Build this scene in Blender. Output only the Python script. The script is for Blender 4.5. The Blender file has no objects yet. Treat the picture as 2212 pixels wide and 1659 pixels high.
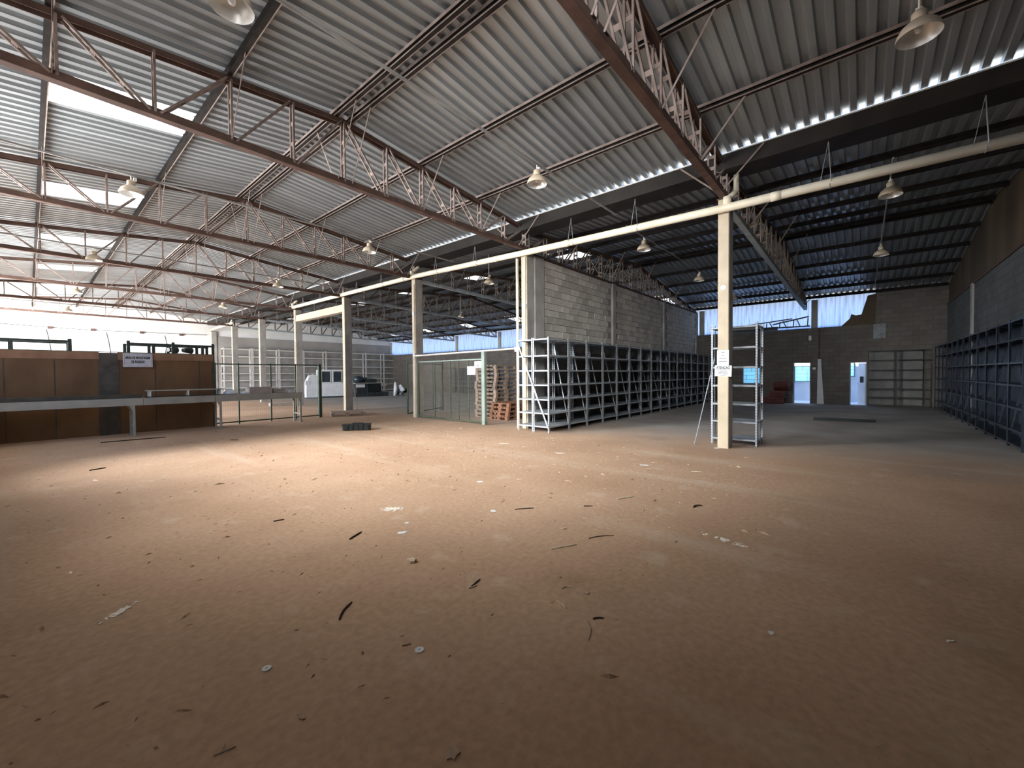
import bpy, bmesh, math, random
from mathutils import Vector, Matrix, Euler
random.seed(7)
S = bpy.context.scene
COL = S.collection

# ------------------------------------------------------------------ camera
# world axes: +X runs across the halls (along the trusses), +Y along the column row, Z up
CAM = Vector((0.0, 0.0, 1.4844))
FPX = 889.066                      # focal length in pixels of the 2212-wide frame
R_ = Vector((0.64807583, -0.76153014, -0.00834055))
U_ = Vector((0.02228378, 0.00801461, 0.99971956))
F_ = Vector((0.76124973, 0.64807994, -0.02216385))
cam = bpy.data.cameras.new('camera')
cam.sensor_fit = 'HORIZONTAL'; cam.sensor_width = 36.0; cam.lens = FPX / 2212 * 36.0
cam.clip_start = 0.05; cam.clip_end = 300
co = bpy.data.objects.new('camera', cam); COL.objects.link(co)
co.matrix_world = Matrix(((R_.x, U_.x, -F_.x, CAM.x), (R_.y, U_.y, -F_.y, CAM.y),
                          (R_.z, U_.z, -F_.z, CAM.z), (0, 0, 0, 1)))
S.camera = co

def floor_at(px, py, z=0.0):       # the point of the ground seen at a pixel
    d = F_ + R_ * ((px - 1106) / FPX) + U_ * ((829.5 - py) / FPX)
    return CAM + d * ((z - CAM.z) / d.z)

# ------------------------------------------------------------------ light
S.view_settings.view_transform = 'Standard'; S.view_settings.look = 'None'
S.view_settings.gamma = 1.0; S.view_settings.use_curve_mapping = False
S.view_settings.exposure = 0.0
W = bpy.data.worlds.new('sky'); S.world = W; W.use_nodes = True
bg = W.node_tree.nodes['Background']
bg.inputs[0].default_value = (0.28, 0.50, 1.0, 1); bg.inputs[1].default_value = 4.5
sun = bpy.data.lights.new('sun', 'SUN'); sun.energy = 40.0; sun.angle = 0.01; sun.color = (1, .95, .86)
so = bpy.data.objects.new('sun', sun); COL.objects.link(so)
so.rotation_euler = Vector((0.55, -0.30, -1.0)).to_track_quat('-Z', 'Y').to_euler()
# lamps in unseen left-wall openings, the nearer ones added to fill the hall: (y0, y1, z0, z1, watts, direction, spread in degrees)
OPENINGS = [(-.6, 2.4, 3.2, 4.7, 165, (1, .45, -.22), 66), (3.6, 7.6, 3.2, 4.7, 255, (1, -.12, -.52), 84), (8.8, 14.2, 1.5, 4.7, 0, (1, 0, 0), 80),
            (16.0, 24.0, 0.0, 4.7, 2100, (1, -.30, .12), 150), (26.0, 36.0, 0.0, 4.7, 4500, (1, .2, .15), 180)]
# the tall opening holds added fill lamps, aimed at the floor and the roof
SOURCES = [o for o in OPENINGS if o[4]] + [(8.8, 14.2, 3.0, 4.7, 400, (1, -.55, -.36), 64), (8.8, 14.0, 1.6, 2.8, 230, (.9, -.5, 1), 84)]
for (y0, y1, z0, z1, pw, dr, spr) in SOURCES:
    a = bpy.data.lights.new('daylight_fill', 'AREA'); a.shape = 'RECTANGLE'
    a.size = y1 - y0 - .4; a.size_y = z1 - z0 - .3; a.energy = pw; a.color = (.97, .985, 1.0); a.spread = math.radians(spr)
    ao = bpy.data.objects.new('daylight_fill', a); COL.objects.link(ao)
    ao.location = (-1.75, (y0 + y1) / 2, (z0 + z1) / 2)
    ao.rotation_euler = Vector(dr).to_track_quat('-Z', 'Z').to_euler()

# ------------------------------------------------------------------ materials
def mat(name, c1, c2=None, rough=.8, metal=0.0, scale=3.0, bump=0.0, bscale=40.0, detail=6.0, lo=.35, hi=.65,
        stretch=None, objrand=0.0, spec=.3):
    m = bpy.data.materials.new(name); m.use_nodes = True
    nt = m.node_tree; N = nt.nodes; L = nt.links
    b = N['Principled BSDF']
    b.inputs['Roughness'].default_value = rough; b.inputs['Metallic'].default_value = metal
    b.inputs['Specular IOR Level'].default_value = spec
    c2 = c2 or tuple(x * .8 for x in c1)
    tc = N.new('ShaderNodeTexCoord'); vec = tc.outputs['Object']
    if stretch:
        mp = N.new('ShaderNodeMapping'); mp.inputs['Scale'].default_value = stretch
        L.new(vec, mp.inputs['Vector']); vec = mp.outputs['Vector']
    n = N.new('ShaderNodeTexNoise'); n.inputs['Scale'].default_value = scale; n.inputs['Detail'].default_value = detail
    L.new(vec, n.inputs['Vector'])
    r = N.new('ShaderNodeValToRGB'); r.color_ramp.elements[0].position = lo; r.color_ramp.elements[1].position = hi
    r.color_ramp.elements[0].color = (*c2, 1); r.color_ramp.elements[1].color = (*c1, 1)
    L.new(n.outputs['Fac'], r.inputs['Fac'])
    out = r.outputs['Color']
    if objrand:
        oi = N.new('ShaderNodeObjectInfo'); mr = N.new('ShaderNodeMapRange')
        mr.inputs['To Min'].default_value = 1 - objrand; mr.inputs['To Max'].default_value = 1 + objrand
        L.new(oi.outputs['Random'], mr.inputs['Value'])
        mx = N.new('ShaderNodeVectorMath'); mx.operation = 'SCALE'
        L.new(out, mx.inputs[0]); L.new(mr.outputs['Result'], mx.inputs['Scale']); out = mx.outputs['Vector']
    L.new(out, b.inputs['Base Color'])
    if bump:
        n2 = N.new('ShaderNodeTexNoise'); n2.inputs['Scale'].default_value = bscale; n2.inputs['Detail'].default_value = 5
        L.new(vec, n2.inputs['Vector'])
        bp = N.new('ShaderNodeBump'); bp.inputs['Strength'].default_value = bump; bp.inputs['Distance'].default_value = .02
        L.new(n2.outputs['Fac'], bp.inputs['Height']); L.new(bp.outputs['Normal'], b.inputs['Normal'])
    return m

def translucent(name, col, streak=0.0):
    m = bpy.data.materials.new(name); m.use_nodes = True
    nt = m.node_tree; N = nt.nodes; L = nt.links; N.remove(N['Principled BSDF'])
    t = N.new('ShaderNodeBsdfTranslucent'); d = N.new('ShaderNodeBsdfDiffuse'); mx = N.new('ShaderNodeMixShader')
    mx.inputs['Fac'].default_value = .25
    tc = N.new('ShaderNodeTexCoord'); mp = N.new('ShaderNodeMapping'); mp.inputs['Scale'].default_value = (3, 5, .35)
    n = N.new('ShaderNodeTexNoise'); n.inputs['Scale'].default_value = 2.2; n.inputs['Detail'].default_value = 6
    r = N.new('ShaderNodeValToRGB'); r.color_ramp.elements[0].position = .36; r.color_ramp.elements[1].position = .52
    r.color_ramp.elements[0].color = (*[c * (1 - streak) for c in col], 1); r.color_ramp.elements[1].color = (*col, 1)
    L.new(tc.outputs['Object'], mp.inputs['Vector']); L.new(mp.outputs['Vector'], n.inputs['Vector'])
    L.new(n.outputs['Fac'], r.inputs['Fac'])
    L.new(r.outputs['Color'], t.inputs['Color']); L.new(r.outputs['Color'], d.inputs['Color'])
    L.new(t.outputs[0], mx.inputs[1]); L.new(d.outputs[0], mx.inputs[2]); L.new(mx.outputs[0], N['Material Output'].inputs['Surface'])
    return m

def floor_material():
    m = bpy.data.materials.new('dusty_concrete'); m.use_nodes = True
    nt = m.node_tree; N = nt.nodes; L = nt.links; b = N['Principled BSDF']
    b.inputs['Roughness'].default_value = .92; b.inputs['Specular IOR Level'].default_value = .15
    tc = N.new('ShaderNodeTexCoord')
    def noise(scale, det, stretch=(1, 1, 1), rot=0):
        mp = N.new('ShaderNodeMapping'); mp.inputs['Scale'].default_value = stretch; mp.inputs['Rotation'].default_value = (0, 0, rot)
        n = N.new('ShaderNodeTexNoise'); n.inputs['Scale'].default_value = scale; n.inputs['Detail'].default_value = det
        L.new(tc.outputs['Object'], mp.inputs['Vector']); L.new(mp.outputs['Vector'], n.inputs['Vector']); return n.outputs['Fac']
    def ramp(f, p0, p1, c0, c1):
        r = N.new('ShaderNodeValToRGB'); r.color_ramp.elements[0].position = p0; r.color_ramp.elements[1].position = p1
        r.color_ramp.elements[0].color = c0; r.color_ramp.elements[1].color = c1; L.new(f, r.inputs['Fac']); return r.outputs['Color']
    def mix(f, a, b_, kind='MIX'):
        x = N.new('ShaderNodeMix'); x.data_type = 'RGBA'; x.blend_type = kind
        if isinstance(f, float): x.inputs[0].default_value = f
        else: L.new(f, x.inputs[0])
        L.new(a, x.inputs[6]); L.new(b_, x.inputs[7]); return x.outputs[2]
    base = ramp(noise(.55, 8), .3, .7, (.42, .268, .17, 1), (.54, .362, .24, 1))
    fine = ramp(noise(22, 8), .3, .75, (.82, .82, .82, 1), (1.06, 1.06, 1.06, 1))
    c = mix(1.0, base, fine, 'MULTIPLY')
    sweep = ramp(noise(1.3, 6, (1, .12, 1), .7), .58, .72, (0, 0, 0, 1), (1, 1, 1, 1))
    pale = N.new('ShaderNodeRGB'); pale.outputs[0].default_value = (.56, .45, .34, 1)
    sm = N.new('ShaderNodeMath'); sm.operation = 'MULTIPLY'; sm.inputs[1].default_value = .45; L.new(sweep, sm.inputs[0])
    c = mix(sm.outputs[0], c, pale.outputs[0])
    stain = ramp(noise(.9, 7), .60, .74, (0, 0, 0, 1), (1, 1, 1, 1))
    dk = N.new('ShaderNodeRGB'); dk.outputs[0].default_value = (.27, .165, .10, 1)
    sm2 = N.new('ShaderNodeMath'); sm2.operation = 'MULTIPLY'; sm2.inputs[1].default_value = .4; L.new(stain, sm2.inputs[0])
    c = mix(sm2.outputs[0], c, dk.outputs[0])
    spk = ramp(noise(38, 4), .66, .72, (0, 0, 0, 1), (1, 1, 1, 1)); area = ramp(noise(.7, 4), .42, .6, (0, 0, 0, 1), (1, 1, 1, 1))
    sk = N.new('ShaderNodeMath'); sk.operation = 'MULTIPLY'; L.new(spk, sk.inputs[0]); L.new(area, sk.inputs[1])
    sk2 = N.new('ShaderNodeMath'); sk2.operation = 'MULTIPLY'; sk2.inputs[1].default_value = .55; L.new(sk.outputs[0], sk2.inputs[0])
    c = mix(sk2.outputs[0], c, dk.outputs[0])
    pl_ = ramp(noise(2.6, 8), .60, .70, (0, 0, 0, 1), (1, 1, 1, 1)); sk3 = N.new('ShaderNodeMath'); sk3.operation = 'MULTIPLY'; sk3.inputs[1].default_value = .35
    L.new(pl_, sk3.inputs[0]); c = mix(sk3.outputs[0], c, pale.outputs[0])
    # the side hall was swept: bare grey concrete shows there
    sx = N.new('ShaderNodeSeparateXYZ'); L.new(tc.outputs['Object'], sx.inputs[0])
    ad = N.new('ShaderNodeMath'); ad.operation = 'MULTIPLY_ADD'; ad.inputs[1].default_value = 3.0; L.new(noise(.5, 5), ad.inputs[0]); L.new(sx.outputs['X'], ad.inputs[2])
    gf = ramp(ad.outputs[0], 0, 1, (0, 0, 0, 1), (1, 1, 1, 1))
    mr = N.new('ShaderNodeMapRange'); mr.inputs['From Min'].default_value = 9.5; mr.inputs['From Max'].default_value = 13.5
    L.new(ad.outputs[0], mr.inputs['Value'])
    gr = ramp(noise(1.0, 7), .3, .7, (.30, .27, .24, 1), (.40, .37, .34, 1))
    c = mix(mr.outputs[0], c, gr)
    L.new(c, b.inputs['Base Color'])
    bp = N.new('ShaderNodeBump'); bp.inputs['Strength'].default_value = .3; bp.inputs['Distance'].default_value = .015
    L.new(noise(9, 9), bp.inputs['Height']); L.new(bp.outputs['Normal'], b.inputs['Normal'])
    return m

def block_wall_material(name, c1, c2, cm, scale=1.0, axis='YZ'):
    m = bpy.data.materials.new(name); m.use_nodes = True
    nt = m.node_tree; N = nt.nodes; L = nt.links; b = N['Principled BSDF']; b.inputs['Roughness'].default_value = .95
    b.inputs['Specular IOR Level'].default_value = .1
    tc = N.new('ShaderNodeTexCoord'); s = N.new('ShaderNodeSeparateXYZ'); cb = N.new('ShaderNodeCombineXYZ')
    L.new(tc.outputs['Object'], s.inputs[0]); L.new(s.outputs[axis[0]], cb.inputs['X']); L.new(s.outputs['Z'], cb.inputs['Y'])
    br = N.new('ShaderNodeTexBrick'); br.inputs['Scale'].default_value = 1.0
    br.inputs['Brick Width'].default_value = .4; br.inputs['Row Height'].default_value = .2; br.inputs['Mortar Size'].default_value = .008
    br.inputs['Color1'].default_value = (*c1, 1); br.inputs['Color2'].default_value = (*c2, 1); br.inputs['Mortar'].default_value = (*cm, 1)
    L.new(cb.outputs[0], br.inputs['Vector'])
    n = N.new('ShaderNodeTexNoise'); n.inputs['Scale'].default_value = 1.4; n.inputs['Detail'].default_value = 7; L.new(tc.outputs['Object'], n.inputs['Vector'])
    mx = N.new('ShaderNodeMix'); mx.data_type = 'RGBA'; mx.blend_type = 'MULTIPLY'; mx.inputs[0].default_value = .6
    L.new(br.outputs['Color'], mx.inputs[6]); L.new(n.outputs['Color'], mx.inputs[7])
    r = N.new('ShaderNodeValToRGB'); r.color_ramp.elements[0].color = (.65, .65, .65, 1); r.color_ramp.elements[0].position = .3; r.color_ramp.elements[1].position = .7
    L.new(n.outputs['Fac'], r.inputs[0]); L.new(r.outputs[0], mx.inputs[7])
    L.new(mx.outputs[2], b.inputs['Base Color'])
    bp = N.new('ShaderNodeBump'); bp.inputs['Strength'].default_value = .5; bp.inputs['Distance'].default_value = .01; bp.invert = True
    L.new(br.outputs['Fac'], bp.inputs['Height']); L.new(bp.outputs['Normal'], b.inputs['Normal'])
    return m

def perforated(name, c, dark):
    m = bpy.data.materials.new(name); m.use_nodes = True
    nt = m.node_tree; N = nt.nodes; L = nt.links; b = N['Principled BSDF']
    b.inputs['Roughness'].default_value = .5; b.inputs['Metallic'].default_value = .2
    tc = N.new('ShaderNodeTexCoord'); s = N.new('ShaderNodeSeparateXYZ'); L.new(tc.outputs['Object'], s.inputs[0])
    def op(o, a, v):
        x = N.new('ShaderNodeMath'); x.operation = o; x.inputs[1].default_value = v; L.new(a, x.inputs[0]); return x.outputs[0]
    z = op('LESS_THAN', op('FRACT', op('MULTIPLY', s.outputs['Z'], 18.0), 0), .45)
    n = N.new('ShaderNodeTexNoise'); n.inputs['Scale'].default_value = 5; L.new(tc.outputs['Object'], n.inputs['Vector'])
    r = N.new('ShaderNodeValToRGB'); r.color_ramp.elements[0].color = (*[x * .75 for x in c], 1); r.color_ramp.elements[1].color = (*c, 1)
    L.new(n.outputs['Fac'], r.inputs[0])
    mx = N.new('ShaderNodeMix'); mx.data_type = 'RGBA'; L.new(op('MULTIPLY', z, .55), mx.inputs[0]); L.new(r.outputs[0], mx.inputs[6])
    mx.inputs[7].default_value = (*dark, 1); L.new(mx.outputs[2], b.inputs['Base Color'])
    return m

M = dict(
    floor=floor_material(),
    sheet=mat('galvanised_sheet', (.39, .42, .44), (.305, .33, .345), rough=.38, metal=.5, scale=1.2, stretch=(.3, 3, 1), objrand=.07),
    skylight=translucent('fibreglass_sheet', (.24, .25, .245), .2),
    siding=translucent('white_siding_sheet', (.31, .38, .47), .32),
    steel=mat('rusty_brown_steel', (.125, .076, .06), (.08, .048, .038), rough=.75, scale=5, bump=.1),
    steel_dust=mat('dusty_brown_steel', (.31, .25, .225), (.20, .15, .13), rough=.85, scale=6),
    steel_dark=mat('dark_steel', (.03, .026, .024), (.018, .015, .014), rough=.85, scale=5, spec=.1),  # also paints the shade in purlin hollows and undersides
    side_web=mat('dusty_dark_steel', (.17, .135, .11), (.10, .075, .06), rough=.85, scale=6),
    steel_pale=mat('pale_blue_steel', (.42, .47, .49), (.33, .37, .385), rough=.55, scale=3),
    steel_grey=mat('grey_painted_steel', (.34, .36, .37), (.22, .22, .22), rough=.6, scale=4),
    gutter=mat('gutter_zinc', (.035, .03, .027), (.02, .018, .016), rough=.6, metal=.3, scale=2),
    zinc=mat('bright_zinc', (.72, .72, .70), (.6, .6, .58), rough=.5, metal=.2, scale=3),
    pvc=mat('cream_pvc', (.84, .77, .60), (.74, .66, .50), rough=.45, scale=3, spec=.4),
    concrete=mat('cream_concrete', (.56, .475, .345), (.46, .385, .275), rough=.9, scale=2.5, bump=.15, objrand=.04),
    concrete_raw=mat('raw_concrete', (.43, .41, .37), (.32, .30, .27), rough=.95, scale=2.5, bump=.2),
    block=mat('cement_block', (.62, .57, .49), (.50, .455, .39), rough=.95, scale=3, bump=.3, bscale=60, objrand=.2, spec=.1),
    mortar=mat('mortar', (.33, .29, .24), (.27, .235, .20), rough=.95, scale=6, bump=.2),
    wall_white=mat('white_paint', (.86, .86, .84), (.76, .75, .72), rough=.85, scale=.8),
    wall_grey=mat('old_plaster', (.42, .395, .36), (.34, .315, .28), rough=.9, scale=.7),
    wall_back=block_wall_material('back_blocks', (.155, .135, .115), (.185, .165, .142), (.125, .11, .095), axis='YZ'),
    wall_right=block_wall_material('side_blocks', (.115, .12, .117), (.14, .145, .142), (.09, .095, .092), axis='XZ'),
    brown_sheet=mat('brown_upper_wall', (.13, .092, .055), (.075, .053, .032), rough=.8, scale=.8, stretch=(1.2, 1, .25)),
    shelf_grey=mat('grey_shelf', (.38, .41, .43), (.30, .32, .335), rough=.5, metal=.2, scale=4),
    shelf_perf=perforated('grey_perforated_angle', (.42, .45, .47), (.10, .10, .11)),
    shelf_white=mat('cream_shelf', (.75, .72, .66), (.62, .59, .53), rough=.6, scale=4),
    shelf_dark=mat('dark_blue_grey_shelf', (.07, .085, .105), (.04, .05, .065), rough=.3, metal=.3, scale=4),
    orange=mat('orange_brown_board', (.20, .105, .044), (.125, .064, .026), rough=.75, scale=1.6, stretch=(1, 1, .5)),
    orange_top=mat('orange_band', (.30, .165, .092), (.22, .11, .056), rough=.75, scale=2.5),
    dark_post=mat('dark_post', (.10, .085, .06), (.06, .05, .035), rough=.7, scale=4),
    rail=mat('grey_green_rail', (.40, .38, .31), (.32, .30, .245), rough=.6, scale=2.5),
    roller=mat('roller_steel', (.45, .45, .45), (.35, .35, .35), rough=.35, metal=.8),
    green=mat('green_paint', (.065, .10, .06), (.04, .065, .035), rough=.6, scale=5),
    green_dark=mat('dark_green_rack', (.035, .055, .045), (.02, .03, .026), rough=.6, scale=5),
    green_pale=mat('pale_green_paint', (.27, .33, .28), (.20, .25, .205), rough=.6, scale=3),
    wire=mat('fence_wire', (.34, .31, .24), (.26, .23, .17), rough=.6),
    wood=mat('pallet_wood', (.44, .345, .265), (.29, .215, .155), rough=.9, scale=5, stretch=(1, 6, 6), objrand=.18),
    wood_red=mat('reddish_timber', (.36, .19, .115), (.24, .11, .06), rough=.9, scale=4, objrand=.15),
    wood_pale=mat('pale_stick', (.60, .48, .34), (.45, .34, .23), rough=.9, scale=20),
    wood_dark=mat('dark_stick', (.085, .05, .03), (.055, .03, .018), rough=.9, scale=20),
    black=mat('black_plastic', (.018, .022, .02), (.012, .014, .013), rough=.5, scale=6),
    black_metal=mat('black_machine', (.05, .055, .055), (.025, .028, .028), rough=.5, scale=4),
    white=mat('white_enamel', (.80, .80, .78), (.70, .70, .68), rough=.4, scale=3),
    paper=mat('paper', (.74, .75, .75), (.67, .68, .68), rough=.9, scale=6),
    sign=mat('sign_plate', (.60, .57, .55), (.50, .47, .45), rough=.6, scale=8),
    ink=mat('ink', (.03, .03, .03), rough=.8),
    ink_grey=mat('grey_ink', (.28, .28, .29), rough=.8),
    lamp_out=mat('lamp_enamel', (.60, .50, .37), (.48, .39, .28), rough=.5, scale=6),
    lamp_in=mat('lamp_reflector', (.75, .75, .73), (.62, .61, .58), rough=.35, metal=.3, scale=6),
    bulb=mat('bulb_glass', (.85, .85, .85), (.8, .8, .8), rough=.15),
    conduit=mat('conduit', (.30, .29, .28), (.20, .19, .18), rough=.6),
    glass_dark=mat('dark_glass', (.04, .06, .07), (.025, .035, .045), rough=.12, spec=.6),
    pane=translucent('frosted_pane', (.62, .92, .96), .05),
    red=mat('red_crate', (.22, .06, .042), (.14, .036, .025), rough=.6, scale=5),
    plaster_dust=mat('white_powder', (.85, .80, .72), (.70, .62, .52), rough=.95, scale=30),
    leaf=mat('dry_leaf', (.46, .34, .24), (.36, .26, .18), rough=.9, scale=30),
    chips=mat('dirt_chips', (.44, .30, .20), (.28, .18, .115), rough=.95, scale=60),
    carton=mat('grey_carton', (.40, .35, .30), (.32, .28, .235), rough=.9, scale=5),
    cab_frame_shaded=mat('cabinet_frame_shaded', (.085, .082, .073), (.06, .057, .05), rough=.6, scale=3),  # dark tone paints the shadow bands under the shelf edges
    cab_back=mat('cabinet_back', (.20, .195, .175), (.16, .155, .14), rough=.7, scale=3),
    room_white=mat('white_tiles', (.80, .84, .88), (.72, .76, .80), rough=.5, scale=2),
    wire_black=mat('black_cable', (.03, .03, .03), rough=.7),
    yard=mat('yard_ground', (.45, .40, .34), (.36, .32, .27), rough=.95, scale=.6),
)

# ------------------------------------------------------------------ mesh helpers
class MB:
    def __init__(s): s.v = []; s.f = []
    def add(s, vs, fs):
        o = len(s.v); s.v += [tuple(p) for p in vs]; s.f += [tuple(i + o for i in f) for f in fs]; return s
    def box(s, x0, x1, y0, y1, z0, z1):
        return s.add([(x0, y0, z0), (x1, y0, z0), (x1, y1, z0), (x0, y1, z0), (x0, y0, z1), (x1, y0, z1), (x1, y1, z1), (x0, y1, z1)],
                     [(3, 2, 1, 0), (4, 5, 6, 7), (0, 1, 5, 4), (1, 2, 6, 5), (2, 3, 7, 6), (3, 0, 4, 7)])
    def bar(s, p, q, w, h, up=(0, 0, 1)):
        p = Vector(p); q = Vector(q); d = (q - p).normalized(); up = Vector(up)
        a = d.cross(up)
        if a.length < 1e-4: a = d.cross(Vector((0, 1, 0)))
        a.normalize(); b = a.cross(d); a = a * (w / 2); b = b * (h / 2)
        return s.add([p - a - b, p + a - b, p + a + b, p - a + b, q - a - b, q + a - b, q + a + b, q - a + b],
                     [(0, 1, 2, 3), (7, 6, 5, 4), (4, 5, 1, 0), (5, 6, 2, 1), (6, 7, 3, 2), (7, 4, 0, 3)])
    def tube(s, pts, r, n=8, cap=True):
        pts = [Vector(p) for p in pts]; rings = []; base = len(s.v)
        for i, p in enumerate(pts):
            d = (pts[min(i + 1, len(pts) - 1)] - pts[max(i - 1, 0)]).normalized()
            a = d.cross(Vector((0, 0, 1)))
            if a.length < 1e-3: a = d.cross(Vector((0, 1, 0)))
            a.normalize(); b = a.cross(d); rr = r[i] if isinstance(r, (list, tuple)) else r
            s.v += [tuple(p + a * (rr * math.cos(t)) + b * (rr * math.sin(t))) for t in [2 * math.pi * k / n for k in range(n)]]
        for i in range(len(pts) - 1):
            for k in range(n):
                s.f.append((base + i * n + k, base + (i + 1) * n + k, base + (i + 1) * n + (k + 1) % n, base + i * n + (k + 1) % n))
        if cap:
            s.f.append(tuple(base + k for k in range(n))); e = base + (len(pts) - 1) * n
            s.f.append(tuple(e + k for k in range(n))[::-1])
        return s
    def lathe(s, prof, n=24, c=(0, 0, 0)):
        base = len(s.v)
        for (r, z) in prof:
            s.v += [(c[0] + r * math.cos(2 * math.pi * k / n), c[1] + r * math.sin(2 * math.pi * k / n), c[2] + z) for k in range(n)]
        for i in range(len(prof) - 1):
            for k in range(n):
                s.f.append((base + i * n + k, base + i * n + (k + 1) % n, base + (i + 1) * n + (k + 1) % n, base + (i + 1) * n + k))
        return s
    def prism(s, poly, z0, z1):        # polygon in xy, extruded
        n = len(poly); vs = [(x, y, z0) for x, y in poly] + [(x, y, z1) for x, y in poly]
        fs = [tuple(range(n))[::-1], tuple(range(n, 2 * n))] + [(i, (i + 1) % n, n + (i + 1) % n, n + i) for i in range(n)]
        return s.add(vs, fs)
    def prism_y(s, poly, y0, y1):      # polygon in xz, extruded along y
        n = len(poly); vs = [(x, y0, z) for x, z in poly] + [(x, y1, z) for x, z in poly]
        fs = [tuple(range(n)), tuple(range(n, 2 * n))[::-1]] + [(i, n + i, n + (i + 1) % n, (i + 1) % n) for i in range(n)]
        return s.add(vs, fs)
    def mesh(s, name, m, smooth=False):
        me = bpy.data.meshes.new(name); me.from_pydata(s.v, [], s.f); me.materials.append(M[m] if isinstance(m, str) else m)
        if smooth:
            for p in me.polygons: p.use_smooth = True
        me.update(); return me
    def build(s, name, m, parent=None, loc=None, smooth=False):
        return link(name, s.mesh(name, m, smooth), parent, loc)

def link(name, me, parent=None, loc=None, rz=None):
    o = bpy.data.objects.new(name, me); COL.objects.link(o)
    if parent: o.parent = parent
    if loc is not None: o.location = loc
    if rz is not None: o.rotation_euler = (0, 0, rz)
    return o
def tag(o, label, cat, group=None):
    o['label'] = label; o['category'] = cat
    if group: o['group'] = group
    return o
def struct(o, label=None):
    o['kind'] = 'structure'
    if label: o['label'] = label
    return o
def thing(name, label, cat, loc=(0, 0, 0), rz=0, group=None):
    o = bpy.data.objects.new(name, None); COL.objects.link(o); o.location = loc; o.rotation_euler = (0, 0, rz); o.empty_display_size = .1
    return tag(o, label, cat, group)
KIDS = {}
def kids(o): return [c for c in bpy.data.objects if c.parent == o]
def copy_tree(o, loc=None, rz=None, label=None, parent=None):
    if o.name not in KIDS: KIDS[o.name] = kids(o)
    c = o.copy(); COL.objects.link(c); c.parent = parent
    if loc is not None: c.location = loc
    if rz is not None: c.rotation_euler = (0, 0, rz)
    if label: c['label'] = label
    for k in KIDS[o.name]: copy_tree(k, parent=c)
    return c
ORD = ['first', 'second', 'third', 'fourth', 'fifth', 'sixth', 'seventh', 'eighth', 'ninth', 'tenth', 'eleventh', 'twelfth',
       'thirteenth', 'fourteenth', 'fifteenth', 'sixteenth', 'seventeenth', 'eighteenth', 'nineteenth', 'twentieth']

# ------------------------------------------------------------------ dimensions
XL = -1.6            # left wall
XC0, XC1 = 8.87, 9.20  # column row
XB = 24.1            # back wall of the side hall
YN = -2.6            # near end wall (right in the picture)
YE = 36.9            # far end wall
COLY = [1.99 + 5 * k for k in range(8)]
RX, RZ = 3.73, 6.17
def zm(x): return RZ - .103 * abs(x - RX)          # main roof sheet
SX, SZ = 16.6, 6.10
def zs(x): return SZ - (.0685 if x < SX else .141) * abs(x - SX)   # side roof sheet

# ------------------------------------------------------------------ setting
fl = struct(MB().box(XL - .3, 27.0, YN - .3, YE + .3, -.2, 0).build('floor', 'floor'))
struct(MB().box(-60, 60, -60, 90, -.5, -.205).build('yard', 'yard'))

def sheet_mesh(xa, xb, zf, name, m, w=1.0, n=5):
    v = []; f = []; p = w / n; pts = []
    for i in range(n):
        pts += [(i * p, 0), (i * p + .4 * p, 0), (i * p + .5 * p, .045), (i * p + .9 * p, .045)]
    pts.append((w, 0))
    for (x, z) in ((xa, zf(xa)), (xb, zf(xb))):
        v += [(x, y, z + dz) for y, dz in pts]
    k = len(pts)
    f = [(i, i + 1, k + i + 1, k + i) for i in range(k - 1)]
    me = bpy.data.meshes.new(name); me.from_pydata(v, [], f); me.materials.append(M[m]); me.update(); return me
YS0 = -3.3
def roof(label, zf, ridge, xa, xb, lights, purlins, pm='steel_dust'):
    root = bpy.data.objects.new('roof', None); COL.objects.link(root); struct(root, label)
    cache = {}
    def seg(a, b, m, y):
        k = (a, b, m)
        if k not in cache: cache[k] = sheet_mesh(a, b, zf, 'roof_sheet' if m == 'sheet' else 'skylight_panel', m)
        link(cache[k].name.split('.')[0], cache[k], root, (0, y, 0))
    for i in range(41):
        y = YS0 + i
        for (a, b) in ((xa, ridge), (ridge, xb)):
            cut = [l for l in lights if a <= l[0] and l[1] <= b and any(abs(y - q) < .01 for q in l[2])]
            if not cut: seg(a, b, 'sheet', y)
            else:
                x0, x1, _ = cut[0]; seg(a, x0, 'sheet', y); seg(x0, x1, 'skylight', y); seg(x1, b, 'sheet', y)
    for x in purlins:                      # C-section purlins
        z = zf(x) - .002; s = 1
        h, w, t = .12, .07, .005                       # C-section opening to the left; shade of hollow and underside is painted dark
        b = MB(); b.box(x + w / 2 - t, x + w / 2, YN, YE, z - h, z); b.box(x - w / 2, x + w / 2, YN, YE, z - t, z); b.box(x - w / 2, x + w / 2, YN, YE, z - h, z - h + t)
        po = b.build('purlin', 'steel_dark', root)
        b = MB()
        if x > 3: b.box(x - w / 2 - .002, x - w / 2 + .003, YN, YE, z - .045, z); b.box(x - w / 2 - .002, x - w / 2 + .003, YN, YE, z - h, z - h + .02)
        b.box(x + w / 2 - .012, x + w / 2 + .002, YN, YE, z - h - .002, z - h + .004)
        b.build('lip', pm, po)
    MB().prism_y([(ridge - .25, zf(ridge - .25) + .045), (ridge, zf(ridge) + .05), (ridge + .25, zf(ridge + .25) + .045), (ridge, zf(ridge) + .06)], YS0, YS0 + 41).build('ridge_cap', 'sheet', root)
    return root
PM = [-1.42, .25, 2.0, 3.60, 3.86, 5.45, 7.16, 8.58]
roof('corrugated metal roof of the main hall', zm, RX, XL - .25, 8.74, [(.28, 1.97, [3.7, 8.7, 13.7, 18.7, 23.7, 28.7, 33.7])], PM[:-1])
PS = [9.35, 10.8, 12.25, 13.7, 15.15, 16.46, 16.74, 18.2, 19.7, 21.2, 22.7, 23.95]
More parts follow.
